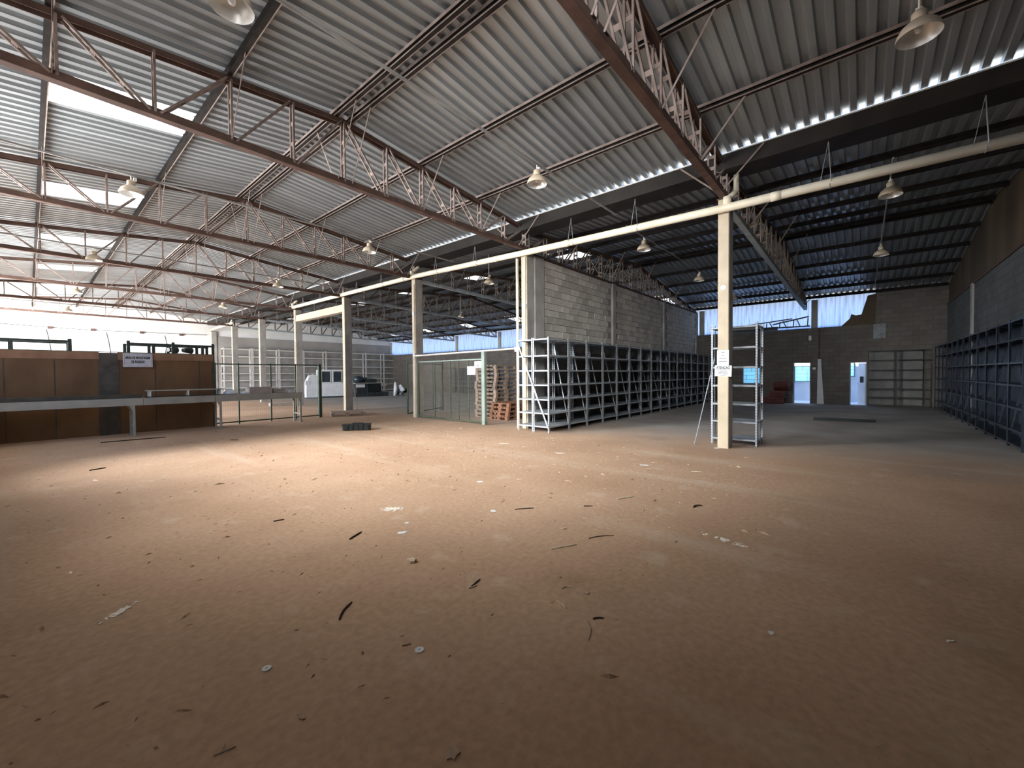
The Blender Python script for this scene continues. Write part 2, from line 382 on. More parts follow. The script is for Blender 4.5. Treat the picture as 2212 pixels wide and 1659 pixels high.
roof('corrugated metal roof of the side hall', zs, SX, 9.14, XB + .55,
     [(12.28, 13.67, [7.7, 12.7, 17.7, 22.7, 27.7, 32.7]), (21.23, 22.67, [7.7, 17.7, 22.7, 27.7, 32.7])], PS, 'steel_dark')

# valley gutter between the two roofs
gz = zm(8.74) - .004; gr = zs(9.14) - .004
gu = thing('roof_gutter', 'long dark valley gutter along the top of the column row', 'gutter', (0, 0, 0))
g = MB(); g.box(8.66, 8.67, YN, YE, 5.36, gz); g.box(9.21, 9.22, YN, YE, 5.36, gr); g.box(8.66, 9.22, YN, YE, 5.35, 5.36); g.build('trough', 'gutter', gu)
g = MB(); g.box(8.671, 8.675, YN, YE, 5.365, gz); g.box(9.205, 9.209, YN, YE, 5.365, gr); g.box(8.671, 9.209, YN, YE, 5.361, 5.365); g.build('bounce_lining', 'zinc', gu)  # bright inner skin added to bounce sun into the roof ribs
g = MB(); g.box(8.645, 8.66, YN, YE, gz - .02, gz); g.build('lip', 'zinc', gu)

# walls
def wall_with_gaps(name, m, x0, x1, y0, y1, h, gaps):
    b = MB(); y = y0
    for (a, c, z0, z1, *_r) in gaps:
        b.box(x0, x1, y, a, 0, h)
        if z0 > 0: b.box(x0, x1, a, c, 0, z0)
        b.box(x0, x1, a, c, z1, h); y = c
    b.box(x0, x1, y, y1, 0, h)
    return struct(b.build(name, m))
wall_with_gaps('wall_left', 'wall_white', XL - .2, XL, YN - .2, YE + .2, zm(XL) + .01, OPENINGS)
struct(MB().box(XL - 2.6, XL - .2, -2.0, YE, 4.85, 4.95).build('sun_blocker', 'sheet'))  # unseen slab added outside to keep sun out of the left openings
# far end wall (gable of both halls)
far = MB(); far.prism_y([(XL, 0), (9.0, 0), (9.0, 5.4), (8.75, zm(8.75)), (RX, RZ), (XL, zm(XL))], YE, YE + .2)
struct(far.build('wall_far', 'wall_white'))
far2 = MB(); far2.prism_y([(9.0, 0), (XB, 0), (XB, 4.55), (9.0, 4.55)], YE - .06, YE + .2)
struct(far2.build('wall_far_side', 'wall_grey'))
far3 = MB(); far3.prism_y([(9.0, 4.55), (XB, 4.55), (XB, zs(XB)), (SX, SZ), (9.0, zs(9.0))], YE, YE + .2)
struct(far3.build('wall_far_top', 'wall_white'))
# near end wall
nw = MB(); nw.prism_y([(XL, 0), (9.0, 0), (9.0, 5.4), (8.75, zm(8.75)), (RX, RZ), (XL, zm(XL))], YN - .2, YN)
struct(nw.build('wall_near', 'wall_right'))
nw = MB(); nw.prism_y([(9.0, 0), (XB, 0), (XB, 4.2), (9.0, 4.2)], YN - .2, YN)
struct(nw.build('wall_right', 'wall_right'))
nw = MB(); nw.prism_y([(9.0, 4.2), (XB, 4.2), (XB, zs(XB)), (SX, SZ), (9.0, zs(9.0))], YN - .2, YN - .03)
up = struct(nw.build('wall_right_top', 'brown_sheet'))
# pilaster on the right wall
struct(MB().box(18.9, 19.15, YN, YN + .05, 0, 4.2).build('trim_1', 'concrete_raw'))
struct(MB().box(9.2, XB, YN - .02, YN + .03, 4.16, 4.22).build('trim_2', 'steel'))

# back wall with doorways and window; translucent sheets above it
WTOP = 3.58
gaps = [(-.12, .40, 0, 1.9), (1.90, 2.53, 0, 1.93), (3.95, 4.75, .92, 1.80)]
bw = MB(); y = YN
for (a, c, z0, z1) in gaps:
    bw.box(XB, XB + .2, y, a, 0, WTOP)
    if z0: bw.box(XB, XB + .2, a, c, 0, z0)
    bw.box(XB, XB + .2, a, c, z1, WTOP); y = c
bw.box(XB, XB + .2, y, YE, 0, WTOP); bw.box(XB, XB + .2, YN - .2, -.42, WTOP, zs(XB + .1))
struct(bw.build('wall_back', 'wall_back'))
sd = bpy.data.objects.new('wall_siding', None); COL.objects.link(sd); struct(sd, 'translucent white sheets above the back wall')
def siding_mesh():
    v = []; pts = []
    for i in range(5): pts += [(i * .2, 0), (i * .2 + .08, 0), (i * .2 + .1, .012), (i * .2 + .18, .012)]
    pts.append((1.0, 0)); k = len(pts)
    for z in (WTOP - .05, zs(XB + .05) + .0): v += [(XB + .05 + d, yy, z) for yy, d in pts]
    me = bpy.data.meshes.new('siding_sheet'); me.from_pydata(v, [], [(i, i + 1, k + i + 1, k + i) for i in range(k - 1)]); me.materials.append(M['siding']); me.update(); return me
sm_ = siding_mesh()
for i in range(38): link('siding_sheet', sm_, sd, (0, -.6 + i, 0))
for k in range(8):
    MB().box(XB - .06, XB + .04, 1.62 + 5 * k, 1.86 + 5 * k, WTOP, zs(XB) - .15).build('post', 'concrete_raw', sd)
# washroom beyond the doorways: white walls open to the sky
wr = MB(); y = -1.5
for (a, c, z0, z1) in ((.28, .75, 1.25, 1.95), (2.05, 2.75, 1.0, 1.82)):
    wr.box(26.4, 26.55, y, a, -.02, 2.5); wr.box(26.4, 26.55, a, c, -.02, z0); wr.box(26.4, 26.55, a, c, z1, 2.5); y = c
wr.box(26.4, 26.55, y, 6.0, -.02, 2.5); wr.box(XB + .2, 26.4, -1.6, -1.5, -.02, 2.5); wr.box(XB + .2, 26.4, 6.0, 6.1, -.02, 2.5)
wr.box(XB + .2, 26.4, -1.5, 6.0, -.05, .005); wr.box(XB + .2, 26.4, 1.1, 1.2, 0, 2.5)
struct(wr.build('washroom', 'room_white'))
def grille(label, x, y0, y1, z0, z1, seed):
    t = thing('window_grille', label, 'window', (x, (y0 + y1) / 2, z0))
    w = (y1 - y0) / 2; h = z1 - z0
    MB().box(.0, .01, -w, w, 0, h).build('pane', 'pane', t)
    f = MB(); b = .035
    f.box(-.03, .02, -w, -w + b, 0, h); f.box(-.03, .02, w - b, w, 0, h); f.box(-.03, .02, -w, w, 0, b); f.box(-.03, .02, -w, w, h - b, h)
    f.build('frame', 'steel_grey', t)
    rnd = random.Random(seed)
    for i in range(3):
        z = h * (i + 1) / 4; MB().box(-.02, -.008, -w, w, z - .008, z + .008).build('bar', 'steel_grey', t)
    for i in range(4):
        yy = -w + 2 * w * rnd.choice([.2, .35, .5, .65, .8]); z = h * i / 4
        MB().box(-.02, -.008, yy - .008, yy + .008, z, z + h / 4).build('bar', 'steel_grey', t)
    return t
grille('barred bright window beside the tall shelf unit on the back wall', XB + .06, 3.95, 4.75, .92, 1.80, 1)
grille('barred window seen through the left white doorway', 26.38, 2.05, 2.75, 1.0, 1.82, 2)
grille('small barred window seen through the right white doorway', 26.38, .28, .75, 1.25, 1.95, 3)
d2 = thing('door', 'white door leaf standing open in the right doorway', 'door', (XB + .22, -.12, 0), math.radians(28))
MB().box(0, .035, 0, .0, 0, 1.9) if False else MB().box(0, .5, 0, .035, .02, 1.88).build('leaf', 'room_white', d2)
MB().box(.1, .35, .035, .045, 1.0, 1.28).build('vent', 'ink', d2)
MB().tube([(.45, .035, .95), (.45, .08, .95), (.38, .08, .95)], .01).build('handle', 'steel_grey', d2)
for (a, c, h, n) in ((1.90, 2.53, 1.93, 1), (-.12, .40, 1.9, 2)):
    f = MB(); f.box(XB - .03, XB + .06, a - .04, a, 0, h + .04); f.box(XB - .03, XB + .06, c, c + .04, 0, h + .04); f.box(XB - .03, XB + .06, a, c, h, h + .04)
    struct(f.build('door_%d' % n, 'steel_grey'))

# partition wall of cement blocks
PY = 7.0; PT = 4.78
pw = struct(MB().box(9.2, XB, PY + .035, PY + .2, 0, PT).build('wall_partition', 'mortar'), 'cement block partition wall behind the grey shelves')
blk = MB().box(0, .385, 0, .05, 0, .187)
bmesh_ = blk.mesh('block', 'block'); rest = MB(); nb = 0
pil = [(9.2, 9.62), (13.9, 14.15), (19.0, 19.25), (23.8, XB)]
spots = []
for r in range(13):
    z = PT - .2 * (r + 1); x = 9.62 + (0 if r % 2 else -.2)
    while x < XB:
        x0, x1 = max(x, 9.62), min(x + .385, XB)
        free = not any(x1 > a + .02 and x0 < b - .02 for a, b in pil)
        if x1 - x0 > .3 and free: spots.append((x0, z))
        elif x1 - x0 > .08 and free: rest.box(x0, x1, PY, PY + .05, z, z + .187)
        x += .4
spots.sort()
for i, (x, z) in enumerate(spots):
    dy = random.uniform(-.004, .006)
    if i < 300: link('block', bmesh_, pw, (x, PY + dy, z))
    else: rest.box(x, x + .385, PY + dy, PY + .05, z, z + .187)
ro = rest.build('block_rest', 'block', pw); ro.name = 'block_courses'; ro['kind'] = 'stuff'
for a, b in pil: MB().box(a, b, PY - .05, PY + .04, 0, PT).build('pilaster', 'concrete_raw', pw)
MB().box(9.2, XB, PY - .03, PY + .18, PT, PT + .06).build('capping', 'steel', pw)

# ------------------------------------------------------------------ columns
CLAB = ['cream concrete column with two paper notices, nearest to the camera',
        'concrete column at the near end of the block wall', 'concrete column at the hinge of the wire gate',
        'concrete column standing behind the flat wooden pallet', 'concrete column at the far end of the cream beam',
        'sixth concrete column, behind the green fence', 'seventh concrete column, between fence and far shelves',
        'last concrete column built into the far wall corner']
for k, y in enumerate(COLY):
    if k == 7: y = YE - .12
    t = thing('concrete_column', CLAB[k], 'column', (XC0, y, 0), 0, 'columns between the two halls')
    b = MB(); c = .012
    b.prism([(c, 0), (.33 - c, 0), (.33, c), (.33, .2 - c), (.33 - c, .2), (c, .2), (0, .2 - c), (0, c)], 0, 4.88)
    sh = b.build('shaft', 'concrete', t); sh.data.materials.append(M['concrete_raw'])
    for p in sh.data.polygons: p.material_index = 0 if p.normal.x < -.5 else 1
    MB().box(-.02, .35, -.02, .22, 4.88, 4.9).build('bearing_plate', 'steel', t)
    if k == 0:
        MB().lathe([(0, 0), (.05, 0), (.05, .01), (0, .01)], 20).build('disc', 'paper', t).matrix_local = Matrix.Translation((0, .1, 3.16)) @ Matrix.Rotation(-math.pi / 2, 4, 'Y')
    if k in (1, 2, 4):
        MB().tube([(-.02, .05, 0), (-.02, .05, 4.7)], .014, 8).build('conduit', 'pvc', t)
        MB().box(-.05, -.0, .02, .09, 3.0 + .3 * k, 3.12 + .3 * k).build('junction_box', 'white', t)
bm_ = MB().box(XC0 + .03, XC1 - .03, COLY[3] + .2, COLY[4], 4.29, 4.6)
tag(bm_.build('concrete_beam', 'concrete'), 'short cream concrete beam joining two columns below the pipe', 'beam')
tag(MB().tube([(8.80, 7.27, 0), (8.80, 7.27, 4.68)], .04, 12).build('downpipe', 'pvc', smooth=True), 'white vertical downpipe on the column beside the grey shelves', 'pipe')

# cream drain pipe hung under the gutter
PIPE = [(YN + .02, 4.62), (1.9, 4.66), (6.9, 4.78), (11.8, 4.93), (16.9, 4.97), (22.4, 5.0)]
def pipe_z(y):
    for (a, za), (b, zb) in zip(PIPE, PIPE[1:]):
        if a <= y <= b: return za + (zb - za) * (y - a) / (b - a)
    return 5.0
PX = 8.77
t = thing('drain_pipe', 'long cream drain pipe hung along the column row', 'pipe', (PX, 0, 0))
MB().tube([(0, y, z) for y, z in PIPE], .078, 16).build('pipe', 'pvc', t, smooth=True)
for y in (1.2, 5.6, 8.0, 12.5, 17.5, 21.9): MB().tube([(0, y - .08, pipe_z(y - .08)), (0, y + .08, pipe_z(y + .08))], .082, 16).build('coupling', 'pvc', t, smooth=True)
for y in (2.0, 12.0, 22.0):
    z = pipe_z(y)
    MB().tube([(0, y, z + .05), (0, y, z + .16), (.08, y - .08, z + .26), (.16, y - .12, z + .33), (.17, y - .12, 5.3)], .05, 12).build('drop', 'pvc', t, smooth=True)
    MB().tube([(0, y, z + .07), (0, y, z + .2)], .075, 12).build('socket', 'pvc', t, smooth=True)
for y in (-1.27, .46, 3.81, 5.45, 8.79, 10.61, 13.8, 15.6, 18.8, 20.6):
    z = pipe_z(y); b = MB()
    b.bar((-.09, y, 5.30), (-.075, y - .04, z), .018, .006); b.bar((-.09, y, 5.30), (-.075, y + .1, z + .05), .018, .006)
    b.tube([(.084 * math.cos(a), y - .02, z + .084 * math.sin(a)) for a in [math.pi * (1.1 + .8 * i / 8) for i in range(9)]], .006, 6)
    b.build('strap', 'steel_grey', t)
t = thing('drain_pipe', 'short pale drain pipe stub in the far corner under the roof', 'pipe', (PX, 0, 0))
MB().tube([(0, 31.5, 5.05), (0, YE - .3, 4.98)], .078, 12).build('pipe', 'pvc', t, smooth=True)
MB().tube([(0, 32.0, 5.08), (.1, 31.9, 5.3)], .05, 10).build('drop', 'pvc', t, smooth=True)

# ------------------------------------------------------------------ trusses
def chord(b, p, q, w=.11, h=.09, up=True):     # C channel, open side up or down
    p = Vector(p); q = Vector(q); t = .008
    sgn = 1 if up else -1
    b.bar(p + Vector((0, 0, -sgn * h / 2)), q + Vector((0, 0, -sgn * h / 2)), w, t)
    for s in (-1, 1): b.bar(p + Vector((0, s * w / 2, 0)), q + Vector((0, s * w / 2, 0)), t, h)
def web(p, q, n=2, gap=.055, w=.028):
    b = MB(); p = Vector(p); q = Vector(q); L = (q - p).length
    for s in (-1, 1): b.bar(p + Vector((0, s * gap, 0)), q + Vector((0, s * gap, 0)), w, w, up=(0, 1, 0))
    for i in range(n):
        c = p + (q - p) * ((i + 1) / (n + 1)); d = (q - p).normalized() * .03
        b.bar(c - d, c + d, w * .4, gap * 2, up=(0, 1, 0))
    return b
def truss(label, xs, zt, zb, diags, purl, zroof, chord_m, web_m, ridge, both):
    t = thing('roof_truss', label, 'truss')
    b = MB(); chord(b, (xs[0] - .05, 0, zb(xs[0])), (xs[-1] + .05, 0, zb(xs[-1])), .12, .1); b.build('bottom_chord', chord_m, t)
    b = MB(); chord(b, (xs[0] - .05, 0, zt(xs[0])), (ridge, 0, zt(ridge)), .11, .08, False); b.build('top_chord', 'steel', t)
    b = MB(); chord(b, (ridge, 0, zt(ridge)), (xs[-1] + .05, 0, zt(xs[-1])), .11, .08, False); b.build('top_chord', 'steel', t)
    for x in xs: web((x, 0, zb(x)), (x, 0, zt(x))).build('vertical', web_m, t)
    for (i, j) in diags: web((xs[i] + (.05 if xs[j] > xs[i] else -.05), 0, zb(xs[i])), (xs[j] + (-.05 if xs[j] > xs[i] else .05), 0, zt(xs[j]))).build('diagonal', web_m, t)
    for x in purl:
        for s in ((-1, 1) if x in both else (-1,)):
            MB().bar((x, s * .07, zb(x)), (x, s * .72, zroof(x) - .09), .028, .006, up=(1, 0, 0)).build('brace', web_m, t)
    return t
xm = [RX + .86 * n for n in range(-6, 7)]                      # index 6 is the ridge
dm = [(2, 1), (3, 2), (3, 4), (4, 5), (5, 6), (1, 0)]
dm += [(7, 6), (8, 7), (9, 8), (10, 9), (10, 11), (11, 12)]
zbm = lambda x: 4.95
tm = truss('nearest roof truss of the main hall, over the column with notices', xm, lambda x: zm(x) - .17, zbm, dm,
           [p for p in PM if 0 < p < 8.7], zm, 'steel', 'steel_dust', RX, [8.58, 3.60])
tm['group'] = 'roof trusses of the main hall'; tm.location = (0, COLY[0] + .1, 0)
for k in range(1, 7):
    copy_tree(tm, (0, COLY[k] + .1, 0), label='%s roof truss of the main hall, counted from the camera' % ORD[k])
ns = 18; x0s, x1s = 9.05, XB - .05
xsn = [x0s + (x1s - x0s) * i / ns for i in range(ns + 1)]
zbs = lambda x: 4.86 - .36 * (x - 9.05) / 15.0
ds = [(i + 1, i) if i >= ns // 2 else (i, i + 1) for i in range(ns)]
ts = truss('nearest roof truss of the dark side hall with pale bottom chord', xsn, lambda x: zs(x) - .17, zbs, ds,
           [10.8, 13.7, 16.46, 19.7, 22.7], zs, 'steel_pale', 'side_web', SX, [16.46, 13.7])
ts['group'] = 'roof trusses of the side hall'; ts.location = (0, COLY[0] + .1, 0)
for k in range(1, 7):
    copy_tree(ts, (0, COLY[k] + .1, 0), label=('roof truss standing on top of the block partition wall' if k == 1 else '%s roof truss of the side hall, counted from the camera' % ORD[k]))

# ------------------------------------------------------------------ pendant lamps on conduits
def lamp(label, x, y, z, ztop, group):
    t = thing('pendant_lamp', label, 'lamp', (x, y, z), 0, group)
    return t
def lamp_parts(t, rod):
    MB().lathe([(.17, 0), (.172, .012), (.165, .04), (.14, .09), (.09, .135), (.055, .15), (.05, .15)], 28).build('shade', 'lamp_out', t, smooth=True)
    MB().lathe([(.17, .0), (.16, .04), (.135, .088), (.086, .131), (.03, .14), (0, .14)], 28).build('reflector', 'lamp_in', t, smooth=True)
    MB().lathe([(.055, .148), (.06, .17), (.06, .22), (.045, .24), (0, .24)], 16).build('housing', 'lamp_out', t, smooth=True)
    MB().lathe([(.0, .03), (.025, .04), (.035, .065), (.03, .095), (.018, .12), (.018, .14)], 12).build('bulb', 'bulb', t, smooth=True)
    MB().tube([(0, 0, .235), (0, 0, rod)], .009, 6).build('rod', 'pvc', t)
    MB().box(.03, .075, -.025, .025, .25, .3).build('ballast', 'white', t)
LM = [(1.23, 4.24, 'large pendant lamp cut off by the top edge, above the main hall'), (1.25, 9.84, 'pendant lamp below the second bright skylight'),
      (1.24, 16.05, 'third pendant lamp of the skylight row'), (1.25, 22.7, 'fourth pendant lamp of the skylight row'), (1.3, 29.1, 'farthest pendant lamp of the skylight row'),
      (5.65, -.39, 'large pendant lamp at the top right under the dark roof'), (5.68, 4.24, 'pendant lamp in the middle of the main roof'),
      (5.85, 9.84, 'pendant lamp beyond the middle one, under the main roof'), (5.9, 16.05, 'third pendant lamp on the column side of the main hall'), (5.95, 22.7, 'farthest pendant lamp near the column row')]
first = None
for (x, y, lb) in LM:
    if first is None:
        first = thing('pendant_lamp', lb, 'lamp', (x, y, 4.72), 0, 'pendant lamps of the main hall'); lamp_parts(first, .32)
    elif y < 0:
        own = thing('pendant_lamp', lb, 'lamp', (x, y, 4.72), 0, 'pendant lamps of the main hall'); lamp_parts(own, zm(x) - 4.72)
    else: copy_tree(first, (x, y, 4.72), label=lb)
for x, y, lb in [(10.15, -.34, 'pendant lamp behind the drain pipe at the right'), (10.32, 4.31, 'pendant lamp in front of the block wall top'),
                 (15.0, 4.3, 'small pendant lamp left of the notice column, deep in the side hall'), (15.15, -.38, 'pendant lamp lit from behind under the blue roof'),
                 (20.0, 4.3, 'farthest pendant lamp before the torn bright siding'), (10.44, 9.9, 'pendant lamp beside the skylight beyond the gate'), (15.45, 16.8, 'far pendant lamp above the wire gate'),
                 (11.9, 8.0, 'pendant lamp peeping over the block wall')]:
    if y < 5: c = copy_tree(first, (x, 4.3 if y > 0 else -.36, 4.66), label=lb); c['group'] = 'pendant lamps of the side hall'
    else: c = thing('pendant_lamp', lb, 'lamp', (x, y, 4.66), 0, 'pendant lamps of the side hall'); lamp_parts(c, zs(x) - 4.66)
for y, xa, xb, lb in [(4.24, 1.1, 8.6, 'conduit crossing the nearest roof bay with two lamps'), (9.84, -1.4, 8.75, 'conduit crossing the second roof bay with two lamps'),
                      (16.05, -1.4, 8.75, 'conduit crossing the fourth roof bay'), (22.7, -1.4, 8.75, 'conduit crossing the fifth roof bay'), (29.1, -1.4, 8.6, 'conduit crossing the farthest roof bay')]:
    tag(MB().tube([(xa, y, 5.06), (xb, y, 5.06)], .02, 8).build('conduit', 'conduit'), lb, 'conduit', 'lamp conduits')
for y, lb in [(4.3, 'conduit under the side roof before the block wall'), (-.36, 'conduit under the side roof near the right wall')]:
    tag(MB().tube([(9.3, y, 5.0), (22, y, 5.0)], .015, 6).build('conduit', 'conduit'), lb, 'conduit', 'lamp conduits')

# ------------------------------------------------------------------ shelving
def shelf_unit(label, w, d, h, levels, perf, m, group, back=None, braces=True, name='shelf_unit', a=.038, e=.035):
    """local: x 0..w (long side), y 0..d, front at y = 0"""
    t = thing(name, label, 'shelving', (0, 0, 0), 0, group)
    th = .004
    for (x, y, sx, sy) in ((0, 0, 1, 1), (w, 0, -1, 1), (0, d, 1, -1), (w, d, -1, -1)):
        b = MB(); x1 = x + sx * a; y1 = y + sy * a
        b.box(min(x, x1), max(x, x1), min(y, y + sy * th), max(y, y + sy * th), 0, h)
        b.box(min(x, x + sx * th), max(x, x + sx * th), min(y, y1), max(y, y1), 0, h)
        b.build('upright', perf, t)
    sh = MB()
    sh.box(.006, w - .006, .006, d - .006, -.003, 0); sh.box(.006, w - .006, .004, .008, -e, 0); sh.box(.006, w - .006, d - .008, d - .004, -e, 0)
    sh.box(.004, .008, .006, d - .006, -e, 0); sh.box(w - .008, w - .004, .006, d - .006, -e, 0)
    me = sh.mesh('shelf', m)
    for z in levels: link('shelf', me, t, (0, 0, z))
    if braces:
        MB().bar((w - .01, .02, levels[-1]), (w - .01, d - .02, h * .95), .03, .004, up=(1, 0, 0)).build('brace', perf, t)
    if back:
        MB().box(.0, w, d - .004, d, levels[-1], h).build('back_panel', back, t)
    return t
LV = [2.40, 1.98, 1.60, 1.23, .86, .51, .17]
def row(proto, n, place, label, start=1):
    for i in range(start, n):
        l, rz = place(i); copy_tree(proto, l, rz, label=label(i))
    l, rz = place(0); proto.location = l; proto.rotation_euler = (0, 0, rz)
G1 = 'grey shelving along the block wall'
p1 = shelf_unit('grey steel shelf bay at the near end of the front row under the block wall', .93, .5, 2.43, LV, 'shelf_perf', 'shelf_grey', G1)
row(p1, 16, lambda i: ((8.45 + .945 * i, 5.98, 0), 0), lambda i: '%s grey shelf bay from the near end, front row under the block wall' % ORD[i])
p1b = shelf_unit('rear grey shelf bay beside the column at the near end of the block wall row', .93, .5, 2.43, LV, 'shelf_perf', 'shelf_grey', 'rear grey shelving along the block wall', braces=False)
row(p1b, 16, lambda i: ((8.45 + .945 * i + (0 if i == 0 else .0), 6.49, 0), 0), lambda i: '%s grey shelf bay from the near end, rear row against the block wall' % ORD[i])
tag(MB().bar((8.43, 5.99, .12), (8.43, 6.99, 2.36), .045, .005, up=(1, 0, 0)).build('diagonal_brace', 'shelf_perf'), 'long perforated diagonal strip across the near end of the grey shelves', 'brace')
for i, zz in ((2, 1.42), (3, 1.42), (3, 1.05), (2, 1.05)): pass

G2 = 'dark shelving along the right wall'
p2 = shelf_unit('dark shelf bay at the camera end of the right wall row', .98, .38, 2.48, [2.46, 2.09, 1.65, 1.22, .79, .36, .08], 'shelf_dark', 'shelf_dark', G2, back='shelf_dark')
row(p2, 12, lambda i: ((11.6 + .99 * (i + 1), -2.2, 0), math.pi), lambda i: '%s dark shelf bay from the camera along the right wall' % ORD[i])
G3 = 'wide cabinet shelves on the back wall'
p3 = shelf_unit('left brown-grey shelf cabinet beside the right doorway', .88, .42, 2.42, [2.40, 2.0, 1.58, 1.18, .77, .40, .05], 'cab_frame_shaded', 'cab_frame_shaded', G3, back='cab_back', braces=False)
p3.location = (23.65, -.18, 0); p3.rotation_euler = (0, 0, -math.pi / 2)
copy_tree(p3, (23.65, -1.07, 0), -math.pi / 2, 'right brown-grey shelf cabinet in the corner by the dark shelves')
G4 = 'cream shelving on the far wall'
p4 = shelf_unit('tall cream shelf bay on the far wall, nearest the column row', 1.92, .5, 3.72, [3.66, 3.1, 2.38, 1.79, 1.25, .7, .15], 'shelf_white', 'shelf_white', G4, braces=False, a=.085, e=.075)
row(p4, 8, lambda i: ((9.45 + 1.93 * i, 36.3, 0), 0), lambda i: '%s tall cream shelf bay on the far wall, counted from the column row' % ORD[i])
G5 = 'dark shelving behind the wire gate'
p5 = shelf_unit('dark shelf bay by the block wall, behind the stacked pallets', .98, .45, 2.1, [2.08, 1.7, 1.32, .95, .58, .2], 'shelf_dark', 'shelf_dark', G5, back='shelf_dark', braces=False)
row(p5, 18, lambda i: ((23.5, 9.0 + .99 * (i + 1), 0), -math.pi / 2), lambda i: '%s dark shelf bay behind the gate, counted from the block wall' % ORD[i])
# the unit standing behind the notice column
p6 = shelf_unit('tall open grey shelf unit standing behind the notice column', .86, .62, 2.5, [2.44, 2.02, 1.62, 1.24, .86, .5, .14], 'shelf_perf', 'shelf_grey', None, braces=False)
p6.location = (9.36, 2.44, 0); p6.rotation_euler = (0, 0, -math.pi / 2)
for x in (0, .86):
    b = MB(); b.box(min(x, x + .004), max(x, x + .004) + .0, .28, .34, 0, 2.5); b.build('upright', 'shelf_perf', p6)
tag(MB().tube([(8.98, 2.66, 0.0), (9.32, 2.36, 1.8)], .009, 6).build('leaning_rod', 'shelf_grey'), 'thin rod leaning against the shelf unit behind the notice column', 'rod')

# ------------------------------------------------------------------ text helper and notices
def text_mesh(body, size, m, width=None):
    cu = bpy.data.curves.new('lettering', 'FONT'); cu.body = body; cu.size = size; cu.align_x = 'CENTER'; cu.align_y = 'CENTER'; cu.extrude = .0006
    cu.offset = size * .028
    o = bpy.data.objects.new('lettering_src', cu); COL.objects.link(o)
    dg = bpy.context.evaluated_depsgraph_get(); me = bpy.data.meshes.new_from_object(o.evaluated_get(dg))
    bpy.data.objects.remove(o); me.name = 'lettering'; me.materials.clear(); me.materials.append(M[m])
    xs = [v.co.x for v in me.vertices]
    if width and xs:
        s = width / (max(xs) - min(xs))
        for v in me.vertices: v.co.x *= s
    return me
FACE_MY = Matrix.Rotation(math.pi / 2, 4, 'X')                                     # text facing -Y
FACE_MX = Matrix.Rotation(-math.pi / 2, 4, 'Z') @ Matrix.Rotation(math.pi / 2, 4, 'X')   # text facing -X
def put_text(parent, body, size, m, rotm, loc, width=None):
    o = link('lettering', text_mesh(body, size, m, width), parent); o.matrix_local = Matrix.Translation(loc) @ rotm; return o
# partition sign
sg = thing('sign', 'white area sign with black capitals on the orange board wall', 'sign', (1.935, 14.945, 1.965))
MB().box(-.3, .3, 0, .012, -.185, .185).build('plate', 'sign', sg)
fr = MB()
for (a, b_, c, d) in ((-.275, .275, .155, .161), (-.275, .275, -.161, -.155), (-.275, -.269, -.161, .161), (.269, .275, -.161, .161)): fr.box(a, b_, -.002, 0, c, d)
fr.build('border', 'ink_grey', sg)
put_text(sg, 'ÁREA DE MONTAGEM', .1, 'ink', FACE_MY, (0, -.003, .062), .50)
put_text(sg, 'DE PADRÃO', .1, 'ink', FACE_MY, (0, -.003, -.05), .27)
# notices on the nearest column
def notice(label, y0, y1, z0, z1, tilt):
    t = thing('notice', label, 'notice', (XC0 - .006, (y0 + y1) / 2, (z0 + z1) / 2)); t.rotation_euler = (tilt, 0, 0)
    w = (y1 - y0) / 2; h = (z1 - z0) / 2
    MB().box(-.002, .004, -w, w, -h, h).build('sheet', 'paper', t); return t, w, h
n1, w, h = notice('upper paper notice with four grey lines on the nearest column', 1.985, 2.20, 1.64, 1.935, 0)
for z, ww in ((.105, .06), (.045, .035), (-.015, .125), (-.075, .145)):
    MB().box(-.0035, -.002, -ww / 2, ww / 2, z - .008, z + .008).build('print_line', 'ink_grey', n1)
n2, w, h = notice('lower white notice headed with bold capitals on the nearest column', 1.935, 2.24, 1.42, 1.635, .03)
put_text(n2, 'ATENÇÃO', .07, 'ink', FACE_MX, (-.003, .0, .06), .25)
MB().box(-.0035, -.002, -.12, .13, .02, .026).build('underline', 'ink', n2)
for z, ww in ((-.005, .14), (-.035, .18), (-.06, .17), (-.085, .10)):
    MB().box(-.0035, -.002, -ww / 2, ww / 2, z - .006, z + .006).build('print_line', 'ink_grey', n2)

# ------------------------------------------------------------------ orange board wall with conveyor
PYW = 15.0
t = thing('board_wall', 'orange-brown board wall on the left with a paler top band', 'partition', (0, PYW, 0))
edges = [-1.55, -.36, .42, 1.20]; e2 = [1.53, 2.30, 3.30, 3.62]
for a, b in list(zip(edges, edges[1:])) + list(zip(e2, e2[1:])):
    MB().box(a + .012, b - .012, 0, .02, .0, 1.97).build('panel', 'orange', t)
for x in (-1.55, -.36, .42, 2.30, 3.30, 3.63):
    MB().box(x - .03, x + .03, .006, .06, 0, 1.97).build('post', 'dark_post', t)
MB().box(1.17, 1.56, -.01, .05, 0, 2.15).build('post', 'dark_post', t)
for a, b in ((-1.55, 1.19), (1.54, 3.65)): MB().box(a, b, -.012, .03, 1.97, 2.17).build('top_band', 'orange_top', t)
MB().box(-1.55, 3.66, -.015, .04, 2.165, 2.18).build('cap', 'green', t)
